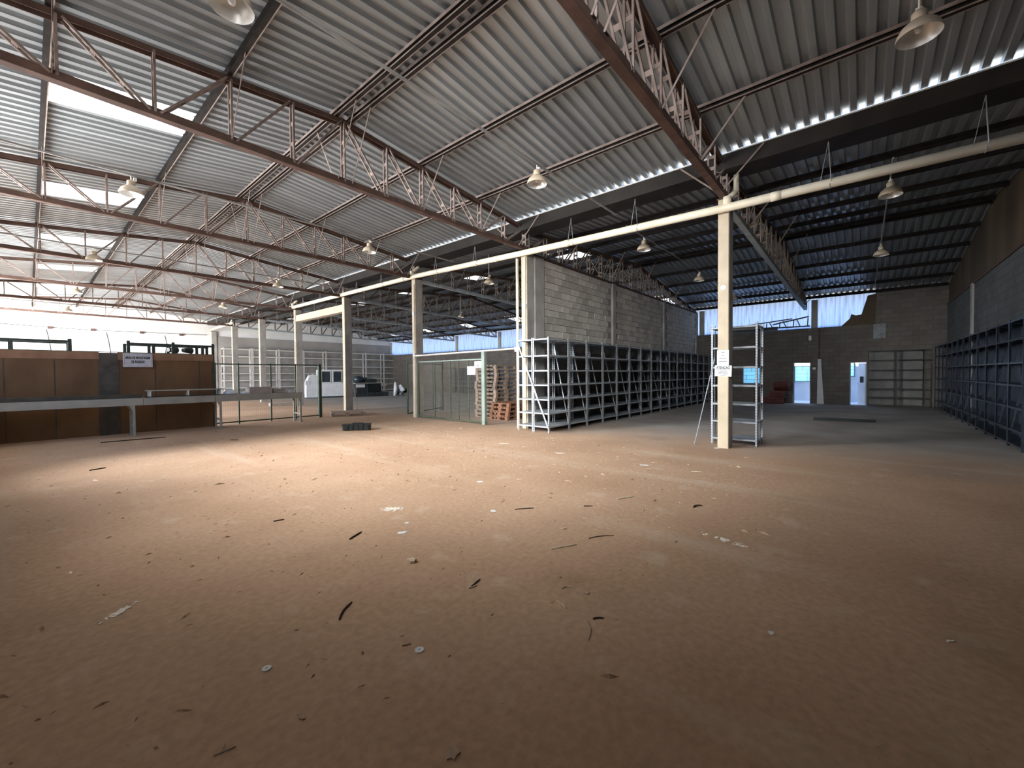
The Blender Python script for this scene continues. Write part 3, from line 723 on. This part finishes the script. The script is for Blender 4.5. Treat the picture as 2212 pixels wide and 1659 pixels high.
# green fence to its right
t = thing('wire_fence', 'green framed wire fence joining the orange board wall', 'fence', (0, PYW, 0))
for x, w in ((3.69, .03), (4.30, .035), (5.23, .035), (6.02, .035), (6.85, .1)):
    MB().box(x - w / 2, x + w / 2, -w / 2, w / 2, 0, 1.93).build('post', 'green', t)
MB().box(3.67, 6.88, -.018, .018, 1.875, 1.91).build('top_rail', 'green', t)
MB().box(3.67, 6.88, -.018, .018, .06, .095).build('bottom_rail', 'green', t)
def wires(name, parent, x0, x1, z0, z1, step=.05, r=.0011, hstep=None):
    b = MB(); x = x0
    while x < x1: b.box(x - r, x + r, -r, r, z0, z1); x += step
    z = z0
    while z < z1: b.box(x0, x1, -r, r, z - r, z + r); z += (hstep or step)
    o = b.build(name, 'wire', parent); o['kind'] = 'stuff'; return o
wires('wire_mesh', t, 3.7, 6.8, .1, 1.87, .06, .0009)
# conveyor
t = thing('roller_conveyor', 'long grey roller conveyor in front of the orange board wall', 'conveyor', (0, 14.1, 0))
for y in (0, .5):
    for a, b in ((-1.5, 1.9), (1.91, 3.45), (3.46, 5.85)): MB().box(a, b, y - .012, y + .012, .785, .97).build('side_rail', 'rail', t)
rm = MB().tube([(0, .02, .93), (0, .48, .93)], .025, 8).mesh('roller', 'roller', True)
for i in range(61): link('roller', rm, t, (-1.45 + .12 * i, 0, 0))
for x in (-.6, 1.72, 3.58, 5.8):
    for y in (.0, .5):
        b = MB(); b.box(x - .025, x + .025, y - .02, y + .02, 0, .8); b.box(x - .06, x + .06, y - .05, y + .05, 0, .012)
        b.add([(x - .025, y - .004, .78), (x - .025, y + .004, .78), (x - .09, y + .004, .78), (x - .09, y - .004, .78), (x - .025, y - .004, .66), (x - .025, y + .004, .66)],
              [(0, 1, 2, 3), (0, 4, 5, 1), (3, 2, 5, 4), (0, 3, 4), (1, 5, 2)])
        b.build('leg', 'rail', t)
    MB().box(x - .02, x + .02, 0, .5, .25, .29).build('cross_bar', 'rail', t)
tag(MB().box(-1.4, 1.9, 14.25, 14.55, .972, 1.06).build('plank', 'dark_post'), 'long dark plank lying on the conveyor at the left', 'plank')
b = thing('tray', 'shallow dark tray with a pale lip on the conveyor by the fence', 'tray', (2.0, 14.2, .972))
MB().box(0, 1.7, 0, .35, 0, .02).build('base', 'dark_post', b); MB().box(0, 1.75, .0, .36, .16, .185).build('lid', 'rail', b)
for x in (.05, .85, 1.6): MB().box(x, x + .03, .0, .34, .02, .16).build('spacer', 'pvc', b)
def carton(label, x, y, w, d, h, z=.972):
    t = thing('carton', label, 'box', (x, y, z)); MB().box(0, w, 0, d, 0, h).build('body', 'carton', t)
    MB().box(-.005, w + .005, -.005, d + .005, h - .03, h + .004).build('lid', 'carton', t); return t
carton('brown-grey box standing on the conveyor behind the fence post', 4.35, 14.15, .62, .4, .2)
carton('lower brown-grey box to the right on the conveyor', 5.02, 14.2, .36, .35, .13)
tag(MB().box(5.45, 5.58, 14.2, 14.3, .972, 1.05).build('paper_block', 'paper'), 'small cream block lying on the conveyor end', 'block')
def bag(label, x, y, sc):
    t = MB().lathe([(0, 0), (.16, .0), (.2, .05), (.17, .12), (.08, .17), (.03, .2), (.05, .23), (0, .23)], 12)
    o = t.build('plastic_bag', 'paper', None, (x, y, .972), True); o.scale = (sc, sc * .8, sc * .8); return tag(o, label, 'bag', 'white bags on the conveyor')
bag('larger white bag on the conveyor beside the tray', 3.90, 14.32, .95); bag('smaller white bag on the conveyor against the box', 4.24, 14.28, .5)
# racks beyond the board wall
def rack(label, x0, x1, posts, y, h, mid):
    t = thing('tall_rack', label, 'rack', (0, y, 0))
    for x in posts: MB().box(x - .04, x + .04, -.02, .02, 0, h + (.06 if x in posts[::2] else 0)).build('upright', 'green_dark', t)
    for z in mid: MB().box(x0, x1, -.015, .015, z - .03, z + .03).build('beam', 'green_dark', t)
    for x in posts: MB().box(x - .04, x + .04, .75, .79, 0, h).build('upright', 'green_dark', t)
    for z in mid: MB().box(x0, x1, .755, .785, z - .03, z + .03).build('beam', 'green_dark', t)
    return t
rack('dark green rack top showing over the board wall at the left edge', -1.5, .83, [-1.45, -.3, .8], 17.5, 2.58, [2.56, 1.4])
rack('dark green rack top showing over the board wall by the sign', 2.03, 4.3, [2.05, 2.65, 3.15, 3.95, 4.25], 17.5, 2.60, [2.57, 1.5])
for i, (x, zt, lb) in enumerate([(3.35, 2.45, 'black motor lying on the rack behind the board wall'), (3.75, 2.5, 'black drum on the rack behind the board wall')]):
    tag(MB().tube([(x - .3, 17.7, 2.42), (x - .05, 17.85, 2.42)], [.07, .11], 12).build('machine_part', 'black_metal'), lb, 'machine part')
for i, (x, lb) in enumerate([(3.3, 'deck carrying the black motor'), ]):
    tag(MB().box(2.75, 3.88, 17.54, 18.2, 2.26, 2.3).build('rack_deck', 'wood'), 'wooden deck on the rack behind the board wall', 'deck')

# ------------------------------------------------------------------ wire gates at the third column
def gate(label, p, q, h, z0, stiles, mat_end, endw):
    p = Vector((*p, 0)); q = Vector((*q, 0)); L = (q - p).length; ang = math.atan2(q.y - p.y, q.x - p.x)
    t = thing('wire_gate', label, 'gate', p, ang)
    MB().box(0, L, -.015, .015, h - .035, h).build('top_rail', 'green_pale', t)
    MB().box(0, L, -.015, .015, z0, z0 + .035).build('bottom_rail', 'green', t)
    for s in stiles: MB().box(L * s - .014, L * s + .014, -.014, .014, z0, h).build('stile', 'green', t)
    MB().box(L - endw, L, -.05, .05, .01, h + .2).build('end_post', mat_end, t)
    MB().box(0, .04, -.02, .02, z0, h).build('stile', 'green', t)
    wires('wire_mesh', t, .04, L - endw, z0 + .03, h - .03, .04, .0011)
    return t
gt = gate('pale green wire gate carrying two white papers beside the block wall', (8.93, 11.95), (8.78, 8.50), 1.98, .05, (.28, .52, .64, .78), 'green_pale', .13)
gate('dark green wire gate leaf swung back behind the column', (8.85, 12.50), (11.5, 13.72), 1.96, .1, (.35, .7), 'green', .12)
def paper_on(label, y, z, w, h, x, lines):
    t = thing('paper_notice', label, 'notice', (x, y, z))
    MB().box(-.002, .002, -w / 2, w / 2, -h / 2, h / 2).build('sheet', 'paper', t)
    for (yy, zz, ww, hh) in lines: MB().box(-.004, -.002, yy - ww / 2, yy + ww / 2, zz - hh / 2, zz + hh / 2).build('print_mark', 'ink_grey', t)
    return t
paper_on('lower square white paper on the wire gate', 9.10, 1.63, .36, .26, 8.775, [(.04, -.01, .012, .1), (-.1, -.03, .02, .05)])
paper_on('upper white paper on the wire gate near its post', 8.80, 1.80, .3, .2, 8.765, [(0, -.03, .12, .04)])
# track rail over the gate
t = thing('gate_rail', 'pale overhead rail between two columns above the wire gate', 'rail', (8.83, 0, 0))
MB().tube([(0, 7.34, 2.22), (0, 12.05, 2.18)], .028, 10).build('tube', 'shelf_white', t, smooth=True)
for y in (7.36, 12.0): MB().box(-.03, .06, y - .03, y + .03, 2.13, 2.27).build('bracket', 'shelf_white', t)

# ------------------------------------------------------------------ pallets
def pallet(label, m, w=1.2, d=1.0, group=None):
    t = thing('pallet', label, 'pallet', (0, 0, 0), 0, group)
    top = MB().box(0, w, 0, .1, .118, .14).mesh('deck_board', m)
    for i in range(6): link('deck_board', top, t, (0, (d - .1) * i / 5, 0))
    cross = MB().box(0, .1, 0, d, .098, .117).mesh('stringer_board', m)
    bk = MB().box(0, .1, 0, .12, .02, .097).mesh('foot_block', m)
    bt = MB().box(0, .1, 0, d, 0, .019).mesh('bottom_board', m)
    for i in range(3):
        x = (w - .1) * i / 2; link('stringer_board', cross, t, (x, 0, 0)); link('bottom_board', bt, t, (x, 0, 0))
        for j in range(3): link('foot_block', bk, t, (x, (d - .12) * j / 2, 0))
    return t
pa = pallet('flat wooden pallet lying on the floor before the beam columns', 'wood')
pa.location = (7.15, 14.75, 0); pa.rotation_euler = (0, 0, math.radians(-22))
pb = pallet('lowest pallet of the tall stack beyond the gate', 'wood', 1.2, 1.0, 'stacked pallets beyond the gate')
pb.location = (10.35, 9.55, 0)
for i in range(1, 13):
    lb = 'topmost pallet of the tall stack beyond the gate' if i == 12 else '%s pallet from the floor in the tall stack beyond the gate' % ORD[i]
    copy_tree(pb, (10.35 + random.uniform(-.04, .04), 9.55 + random.uniform(-.04, .04), .141 * i), math.radians(random.uniform(-3, 3)), lb)
pc = pallet('lowest of three reddish pallets beside the gate post', 'wood_red', 1.0, .8, 'reddish pallets by the gate')
pc.location = (10.0, 8.72, 0)
for i in range(1, 4):
    copy_tree(pc, (10.0 + .03 * i, 8.72 + .0 * i, .141 * i), math.radians(random.uniform(-2, 2)), ['', 'second reddish pallet from the floor beside the gate post', 'third reddish pallet from the floor beside the gate post', 'top reddish pallet beside the gate post'][i])

# ------------------------------------------------------------------ things on the floor
# black tool tray
t = thing('plastic_tray', 'black ribbed plastic crate lying on the open floor', 'crate', floor_at(771, 929), math.radians(-38))
b = MB(); b.prism([(-.36, -.09), (-.3, -.14), (.34, -.14), (.36, -.11), (.36, .12), (-.3, .12), (-.36, .08)], .01, .15); b.build('body', 'black', t)
MB().box(-.37, .37, -.15, .13, .15, .17).build('rim', 'black', t)
for i in range(5): MB().box(-.24 + .13 * i, -.21 + .13 * i, -.155, -.14, .02, .15).build('rib', 'black', t)
MB().box(-.1, .16, -.1, .08, .17, .20).build('lid_rib', 'black', t)
# black bar in the side hall
tag(MB().bar((15.8, 1.15, .05), (15.95, -.3, .05), .1, .09).build('steel_bar', 'black'), 'long black bar lying on the floor of the side hall', 'bar')
# red crates, plank, pipe at the back wall
r0 = thing('red_crate', 'bottom red crate left of the white doorway', 'crate', (23.3, 3.15, 0), .1, 'red crates at the back wall')
def crate(t):
    b = MB(); b.box(-.25, .25, -.3, .3, 0, .02)
    for z in (.06, .15, .24): b.box(-.25, .25, -.3, -.285, z, z + .05); b.box(-.25, .25, .285, .3, z, z + .05); b.box(-.25, -.235, -.3, .3, z, z + .05); b.box(.235, .25, -.3, .3, z, z + .05)
    b.build('basket', 'red', t)
    for x in (-.25, .22):
        for y in (-.3, .27): MB().box(x, x + .03, y, y + .03, 0, .3).build('corner_post', 'red', t)
crate(r0)
copy_tree(r0, (23.3, 3.1, .3), -.05, 'upper red crate left of the white doorway')
copy_tree(r0, (23.25, 3.78, 0), .2, 'red crate at the left of the red pile')
c = copy_tree(r0, (23.45, 2.95, .62), 0, 'red crate tipped on edge on top of the red pile'); c.rotation_euler = (0, math.radians(20), 0); c.location.z = .70
b = MB(); b.add([(-.015, -.14, 0), (.015, -.14, 0), (.015, .12, 0), (-.015, .12, 0), (-.015, -.02, 2.1), (.015, -.02, 2.1), (.015, .1, 2.1), (-.015, .1, 2.1)],
               [(3, 2, 1, 0), (4, 5, 6, 7), (0, 1, 5, 4), (1, 2, 6, 5), (2, 3, 7, 6), (3, 0, 4, 7)])
tag(b.build('white_plank', 'paper', None, (XB - .06, 1.5, 0)), 'tapered white plank standing against the back wall between the doorways', 'plank')
tag(MB().tube([(XB - .035, 1.55, 2.1), (XB - .035, 1.55, 3.55)], .03, 10).build('wall_pipe', 'steel'), 'brown pipe running up the back wall above the white plank', 'pipe')
tag(MB().box(XB - .07, XB, 1.85, 1.95, 3.0, 3.22).build('wall_box', 'white'), 'small white box high on the back wall beside the brown pipe', 'box')
tag(MB().box(XB - .05, XB, 1.68, 1.8, 1.62, 1.72).build('switch_box', 'white'), 'small pale switch box left of the white plank', 'box')
tag(MB().box(XB - .03, XB - .005, -.75, -.35, 2.95, 3.58).build('metal_plate', 'steel_grey'), 'grey plate hung high on the back wall below the torn siding', 'plate')
# scrap lattice on the wall top
t = thing('scrap_lattice', 'twisted black steel lattice lying on top of the back wall', 'scrap', (XB - .1, 0, WTOP))
b = MB(); b.bar((0, 1.95, .55), (0, 3.4, .28), .06, .06); b.bar((0, 1.9, .1), (0, 4.6, .12), .06, .06); b.bar((0, 2.6, .5), (0, 4.9, .3), .05, .05); b.build('chord', 'black_metal', t)
for i in range(9):
    y = 2.0 + .28 * i; MB().bar((0, y, .1), (0, y + (.14 if i % 2 else -.02), .48 - .02 * i), .04, .04).build('web', 'black_metal', t)
MB().box(-.08, .06, 3.2, 5.2, .0, .16).build('plank', 'black_metal', t)
t = MB(); t.prism([(-.04, -.75), (.04, -.75), (.04, .55), (-.04, .55)], 0, .02)
t = MB(); t.add([(XB - .03, -.42, WTOP), (XB - .03, .75, WTOP), (XB - .03, .45, 3.9), (XB - .03, .40, 4.1), (XB - .03, .25, 4.02), (XB - .03, .05, 4.05), (XB - .03, -.15, 4.85), (XB - .03, -.42, 4.9),
                 (XB, -.42, WTOP), (XB, .75, WTOP), (XB, .45, 3.9), (XB, .40, 4.1), (XB, .25, 4.02), (XB, .05, 4.05), (XB, -.15, 4.85), (XB, -.42, 4.9)],
               [tuple(range(8)), tuple(range(8, 16))[::-1]] + [(i, 8 + i, 8 + (i + 1) % 8, (i + 1) % 8) for i in range(8)])
tag(t.build('torn_sheet', 'brown_sheet'), 'torn dark sheet hanging at the edge of the bright siding', 'sheet')

# far machinery: control booth, machine, bench
t = thing('control_booth', 'white booth with two windows in front of the far shelves', 'booth', (13.05, 28.5, 0), math.radians(-14))
MB().box(0, 1.55, 0, 1.3, .1, 1.0).build('lower_wall', 'white', t); MB().box(0, 1.55, .06, 1.3, 1.0, 1.95).build('upper_wall', 'white', t)
MB().box(-.03, 1.58, -.05, 1.35, 0, .1).build('base', 'black_metal', t)
for x in (.08, .83):
    f = MB(); w, h = .62, .82; f.box(x, x + w, 0, .06, 1.05, 1.09); f.box(x, x + w, 0, .06, 1.05 + h - .04, 1.05 + h); f.box(x, x + .04, 0, .06, 1.05, 1.05 + h); f.box(x + w - .04, x + w, 0, .06, 1.05, 1.05 + h)
    fo = f.build('window', 'shelf_white', t); MB().box(x + .04, x + w - .04, .03, .055, 1.09, 1.01 + h).build('pane', 'glass_dark', fo)
t = thing('white_machine', 'rounded white machine beside the booth behind the green post', 'machine', (12.2, 28.7, 0), math.radians(-14))
MB().prism_y([(0, .05), (.75, .05), (.75, 1.55), (.45, 1.62), (.2, 1.5), (.02, 1.1)], 0, .8).build('body', 'white', t)
MB().box(-.05, .2, -.02, 0, .9, 1.2).build('panel', 'paper', t); MB().box(.0, .8, 0, .8, 0, .05).build('base', 'black_metal', t)
for x in (.2, .45, .62): MB().lathe([(.0, .07), (.06, .05), (.07, 0)], 10, (x, .3, 1.56)).build('knob', 'paper', t, smooth=True)
t = thing('machine_bench', 'low black machine bench with boxes right of the booth', 'machine', (15.0, 27.3, 0), math.radians(-10))
MB().box(0, 2.4, 0, .9, 0, .3).build('base', 'black_metal', t); MB().box(.1, .95, .1, .9, .3, .95).build('cabinet', 'black_metal', t)
MB().box(1.0, 1.9, .1, .9, .3, .95).build('cabinet', 'black', t); MB().box(0, 2.0, .0, .95, .95, 1.0).build('top', 'rail', t)
MB().tube([(0, .3, 1.25), (.6, .3, 1.25)], .24, 14).build('drum', 'glass_dark', t, smooth=True); MB().box(.7, 1.6, .2, .8, 1.0, 1.28).build('gearbox', 'black_metal', t)
for x in (.75, .95, 1.15, 1.35): MB().box(x, x + .1, .3, .6, 1.28, 1.4).build('fin', 'steel_grey', t)
MB().box(.02, .65, -.02, .0, .68, .9).build('plate', 'shelf_white', t); MB().box(1.85, 2.3, .1, .5, .75, .95).build('plate', 'carton', t)
def bundle(label, x, y, pts, r, m):
    tag(MB().tube([(x + a, y + b_, c_) for a, b_, c_ in pts], r, 8).build('wrapped_roll', m, smooth=True), label, 'roll')
bundle('white wrapped roll leaning beside the machine bench', 17.75, 26.6, [(0, 0, .0), (.05, 0, .5), (.1, .1, 1.0)], [.12, .14, .08], 'paper')
bundle('white bag slumped beside the machine bench', 18.2, 26.5, [(0, 0, .05), (.15, 0, .4), (-.05, .1, .8)], [.2, .22, .1], 'paper')
bundle('black tarpaulin heap in front of the far shelves', 18.5, 27.2, [(0, 0, .1), (.3, .1, .4), (.7, 0, .3)], [.2, .3, .15], 'black')
tag(MB().box(19.0, 20.6, 26.8, 26.95, 0, .06).build('white_strip', 'paper'), 'white strip lying on the floor by the far machine bench', 'strip')
tag(MB().bar((9.35, COLY[3] - .12, 0.02), (9.16, COLY[3] - .02, 1.3), .06, .03).build('leaning_board', 'rail'), 'dark board leaning on the column behind the pallet', 'board')
tag(MB().box(7.9, 8.7, 22.6, 23.0, 0, .16).build('low_box', 'carton'), 'low brown box on the floor beside the fifth column', 'box')
# far wall cables
for i, (x, lb) in enumerate([(.75, 'left hanging cable on the white far wall'), (3.3, 'middle hanging cable on the white far wall'), (6.2, 'right hanging cable on the white far wall')]):
    tag(MB().tube([(x, YE - .015, 4.42), (x + .1, YE - .015, 3.8), (x + .22 - .3 * (i == 2), YE - .015, 2.6)], .018, 5).build('hanging_cable', 'wire_black'), lb, 'cable', 'cables on the far wall')
t = thing('cable_line', 'horizontal cable with small boxes across the white far wall', 'cable', (0, YE - .1, 0))
MB().tube([(-1.5, 0, 4.62), (2.5, 0, 4.5), (5, 0, 4.55), (8.6, 0, 4.6)], .015, 5).build('wire', 'wire_black', t)
for x in (.8, 2.6, 4.9, 7.0): MB().box(x, x + .2, -.03, .099, 4.46, 4.6).build('junction_box', 'steel', t)

# ------------------------------------------------------------------ floor litter
def stick(label, a, b, r, m, bend=0.0, name='stick'):
    p = floor_at(*a); q = floor_at(*b); mid = (p + q) / 2; d = (q - p); n = Vector((-d.y, d.x, 0)) * bend
    pts = [p, p + d * .25 + n * .7, mid + n, p + d * .75 + n * .7, q]; rr = [r * .8, r, r, r, r * .6]
    o = MB().tube([x - mid + Vector((0, 0, r * .6)) for x in pts], [k * .85 for k in rr], 6).build(name, m, None, mid); return tag(o, label, 'stick')
stick('dark curved stick on the near floor, left of the white washer', (733, 1340), (760, 1302), .008, 'wood_dark', .08)
stick('brown stick with a white tip near the white powder splash', (755, 1166), (781, 1150), .010, 'wood_dark')
stick('straight pale stick in the middle of the floor', (1190, 1187), (1245, 1177), .010, 'wood_pale')
stick('long splinter lying alone right of the floor middle', (1333, 1079), (1368, 1073), .010, 'wood_pale')
stick('short dark bent stick on the right floor', (1498, 1097), (1517, 1093), .012, 'wood_dark', .2)
stick('pale curved twig below the leaf pair', (1202, 1298), (1222, 1315), .006, 'wood_pale', .1)
stick('thin long twig curving towards the camera', (1262, 1335), (1270, 1385), .004, 'leaf', .12)
stick('dark chip stick with shadow right of the long twig', (1281, 1338), (1305, 1337), .007, 'wood_dark', .1)
stick('crossed dark twigs in the floor centre', (1014, 1272), (1037, 1252), .007, 'wood_dark')
stick('pale twig crossing the dark twigs in the floor centre', (1012, 1272), (1030, 1266), .007, 'wood_pale')
stick('dark stick lying before the orange board wall', (193, 1017), (229, 1011), .012, 'wood_dark')
stick('long dark lath on the floor before the conveyor', (217, 957), (358, 945), .018, 'wood_dark')
stick('brown splinter in front of the fence end', (497, 951), (515, 951), .012, 'wood_dark')
stick('flat brown splinter left of the powder splash', (591, 1127), (614, 1123), .009, 'wood_dark')
stick('forked brown twig right of the pale stick', (1272, 1164), (1326, 1158), .006, 'wood_dark', .1)
stick('brown splinter left of the long lone splinter', (1261, 1094), (1281, 1094), .008, 'wood_dark')
stick('pale twig at the lower left of the floor', (462, 1633), (510, 1613), .005, 'leaf')
stick('dusty splinter beside the near white washer', (868, 1396), (888, 1391), .006, 'leaf')
stick('brown splinter under the white scrap', (1112, 1101), (1153, 1098), .008, 'wood_dark')
stick('small pale twig right of the crossed twigs', (1213, 1273), (1235, 1270), .006, 'wood_pale', .3)
def flat(label, px, r, m, seed, name='scrap', cat='scrap', h=.004, sx=1.0, ang=0.0):
    rnd = random.Random(seed); n = 11; c = floor_at(*px); r = r * .85
    poly = [(r * rnd.uniform(.45, 1.1) * math.cos(2 * math.pi * k / n) * sx, r * rnd.uniform(.45, 1.1) * math.sin(2 * math.pi * k / n)) for k in range(n)]
    o = MB().prism(poly, .001, h + .001).build(name, m, None, c); o.rotation_euler = (0, 0, ang); return tag(o, label, cat)
flat('torn white paper scrap in the middle distance of the floor', (1066, 1104), .045, 'paper', 1, 'paper_scrap', 'paper')
flat('white chip right of the brown stick', (870, 1151), .045, 'paper', 2, 'paper_scrap', 'paper', sx=1.6, ang=-.6)
flat('tiny white scrap above the white chip', (879, 1130), .03, 'paper', 3, 'paper_scrap', 'paper')
flat('pale strip of paper nearest the grey shelves', (1089, 958), .13, 'paper', 4, 'paper_scrap', 'paper', sx=.25, ang=.55)
flat('second pale paper strip before the grey shelves', (1209, 979), .12, 'paper', 5, 'paper_scrap', 'paper', sx=.25, ang=.5)
flat('third pale paper strip towards the notice column', (1393, 1005), .1, 'paper', 6, 'paper_scrap', 'paper', sx=.3, ang=.4)
flat('fourth pale strip right of the paper strips', (1502, 1019), .09, 'plaster_dust', 7, 'paper_scrap', 'paper', sx=.3, ang=.4)
flat('white scrap at the foot of the notice column', (1548, 968), .08, 'paper', 8, 'paper_scrap', 'paper')
flat('cream scrap on the floor below the gate', (1036, 1041), .055, 'paper', 9, 'paper_scrap', 'paper')
flat('white crumpled scrap on the dark right floor', (1666, 1368), .022, 'paper', 10, 'paper_scrap', 'paper')
flat('oval pale scrap at the far right of the near floor', (2053, 1386), .03, 'plaster_dust', 11, 'paper_scrap', 'paper', sx=.45, ang=.8)
flat('curled pale scrap on the dark left floor', (153, 1238), .04, 'plaster_dust', 12, 'paper_scrap', 'paper', sx=.4)
flat('pale smear scrap on the left floor below the dark stick', (205, 1038), .09, 'plaster_dust', 13, 'paper_scrap', 'paper', sx=.3, ang=.3)
flat('round dusty lid on the floor above the crossed twigs', (889, 1214), .055, 'wood_pale', 14, 'lid', 'lid', .022)
flat('dry leaf at the bottom edge of the floor', (978, 1628), .035, 'leaf', 15, 'dry_leaf', 'leaf', .006, 1.3, .9)
flat('dry leaf piece on the lower left floor', (650, 1548), .035, 'leaf', 16, 'dry_leaf', 'leaf', .005, .5, .2)
flat('brown leaf beside the pale twig pair', (1265, 1281), .028, 'leaf', 17, 'dry_leaf', 'leaf', .006)
flat('white scrap beside the fence foot', (652, 907), .06, 'paper', 18, 'paper_scrap', 'paper')
flat('flat brown wood chip above the pale stick', (1218, 1143), .05, 'wood_pale', 19, 'wood_chip', 'chip', .01, .4, 1.0)
flat('pale scrap below the gate corner', (995, 925), .07, 'paper', 20, 'paper_scrap', 'paper')
def washer(label, px, r):
    c = floor_at(*px)
    o = MB().lathe([(r * .22, .001), (r, .001), (r, .006), (r * .22, .006), (r * .22, .001)], 24).build('washer', 'paper', None, c); return tag(o, label, 'washer', 'white washers')
washer('white washer with a dark hole in the near centre floor', (906, 1405), .024)
washer('white washer with a hole on the near left floor', (576, 1445), .022)
# white powder splashes: thin uneven flakes
def splash(label, px, n, rx, ry, seed, ang):
    rnd = random.Random(seed); c = floor_at(*px); b = MB()
    for i in range(n):
        a = rnd.uniform(0, 6.28); d = rnd.random() ** .8; x = rx * d * math.cos(a); y = ry * d * math.sin(a); r = rnd.uniform(.006, .03) * (1.2 - d)
        k = 7; b.prism([(x + r * rnd.uniform(.6, 1.3) * math.cos(6.283 * j / k), y + r * rnd.uniform(.5, 1) * math.sin(6.283 * j / k)) for j in range(k)], .001, .003 + .004 * rnd.random())
    o = b.build('powder_splash', 'plaster_dust', None, c); o.rotation_euler = (0, 0, ang); o['kind'] = 'stuff'; return tag(o, label, 'powder')
splash('white powder splash on the floor left of centre', (848, 1100), 90, .14, .09, 1, -.8)
splash('white plaster crumbs on the right floor', (1565, 1167), 40, .05, .24, 2, -.25)
splash('pale dust streak on the dark left floor', (255, 1325), 30, .03, .16, 3, -.95)
# countless dirt chips
KEEP = [floor_at(*q) for q in ((848, 1100), (1565, 1167), (255, 1325), (1209, 979), (1089, 958), (1350, 1076))]
b = MB(); rnd = random.Random(5)
for i in range(2600):
    if rnd.random() < .6:
        x = rnd.gauss(5.0, 2.0); y = rnd.gauss(5.0, 2.8)
    else: x = rnd.uniform(-1.2, 8.6); y = rnd.uniform(1, 14)
    if not (-1.4 < x < 8.3 and .6 < y < 14) or (5 < x < 7 and 10 < y < 11.3) or any((x - q.x) ** 2 + (y - q.y) ** 2 < .09 for q in KEEP): continue
    r = rnd.uniform(.004, .013) * (2.0 if rnd.random() < .15 else 1); a = rnd.uniform(0, 3.14); L_ = r * rnd.uniform(1, 3)
    dx, dy = math.cos(a) * L_, math.sin(a) * L_; ex, ey = -math.sin(a) * r * .6, math.cos(a) * r * .6
    h = r * rnd.uniform(.3, .9)
    b.add([(x - dx, y - dy, 0), (x + ex, y + ey, 0), (x + dx, y + dy, 0), (x - ex, y - ey, 0), (x + ex * .2, y + ey * .2, h)], [(0, 1, 4), (1, 2, 4), (2, 3, 4), (3, 0, 4)])
o = b.build('dirt_chips', 'chips'); o['kind'] = 'stuff'; tag(o, 'countless small dirt chips scattered over the dusty floor', 'dirt')
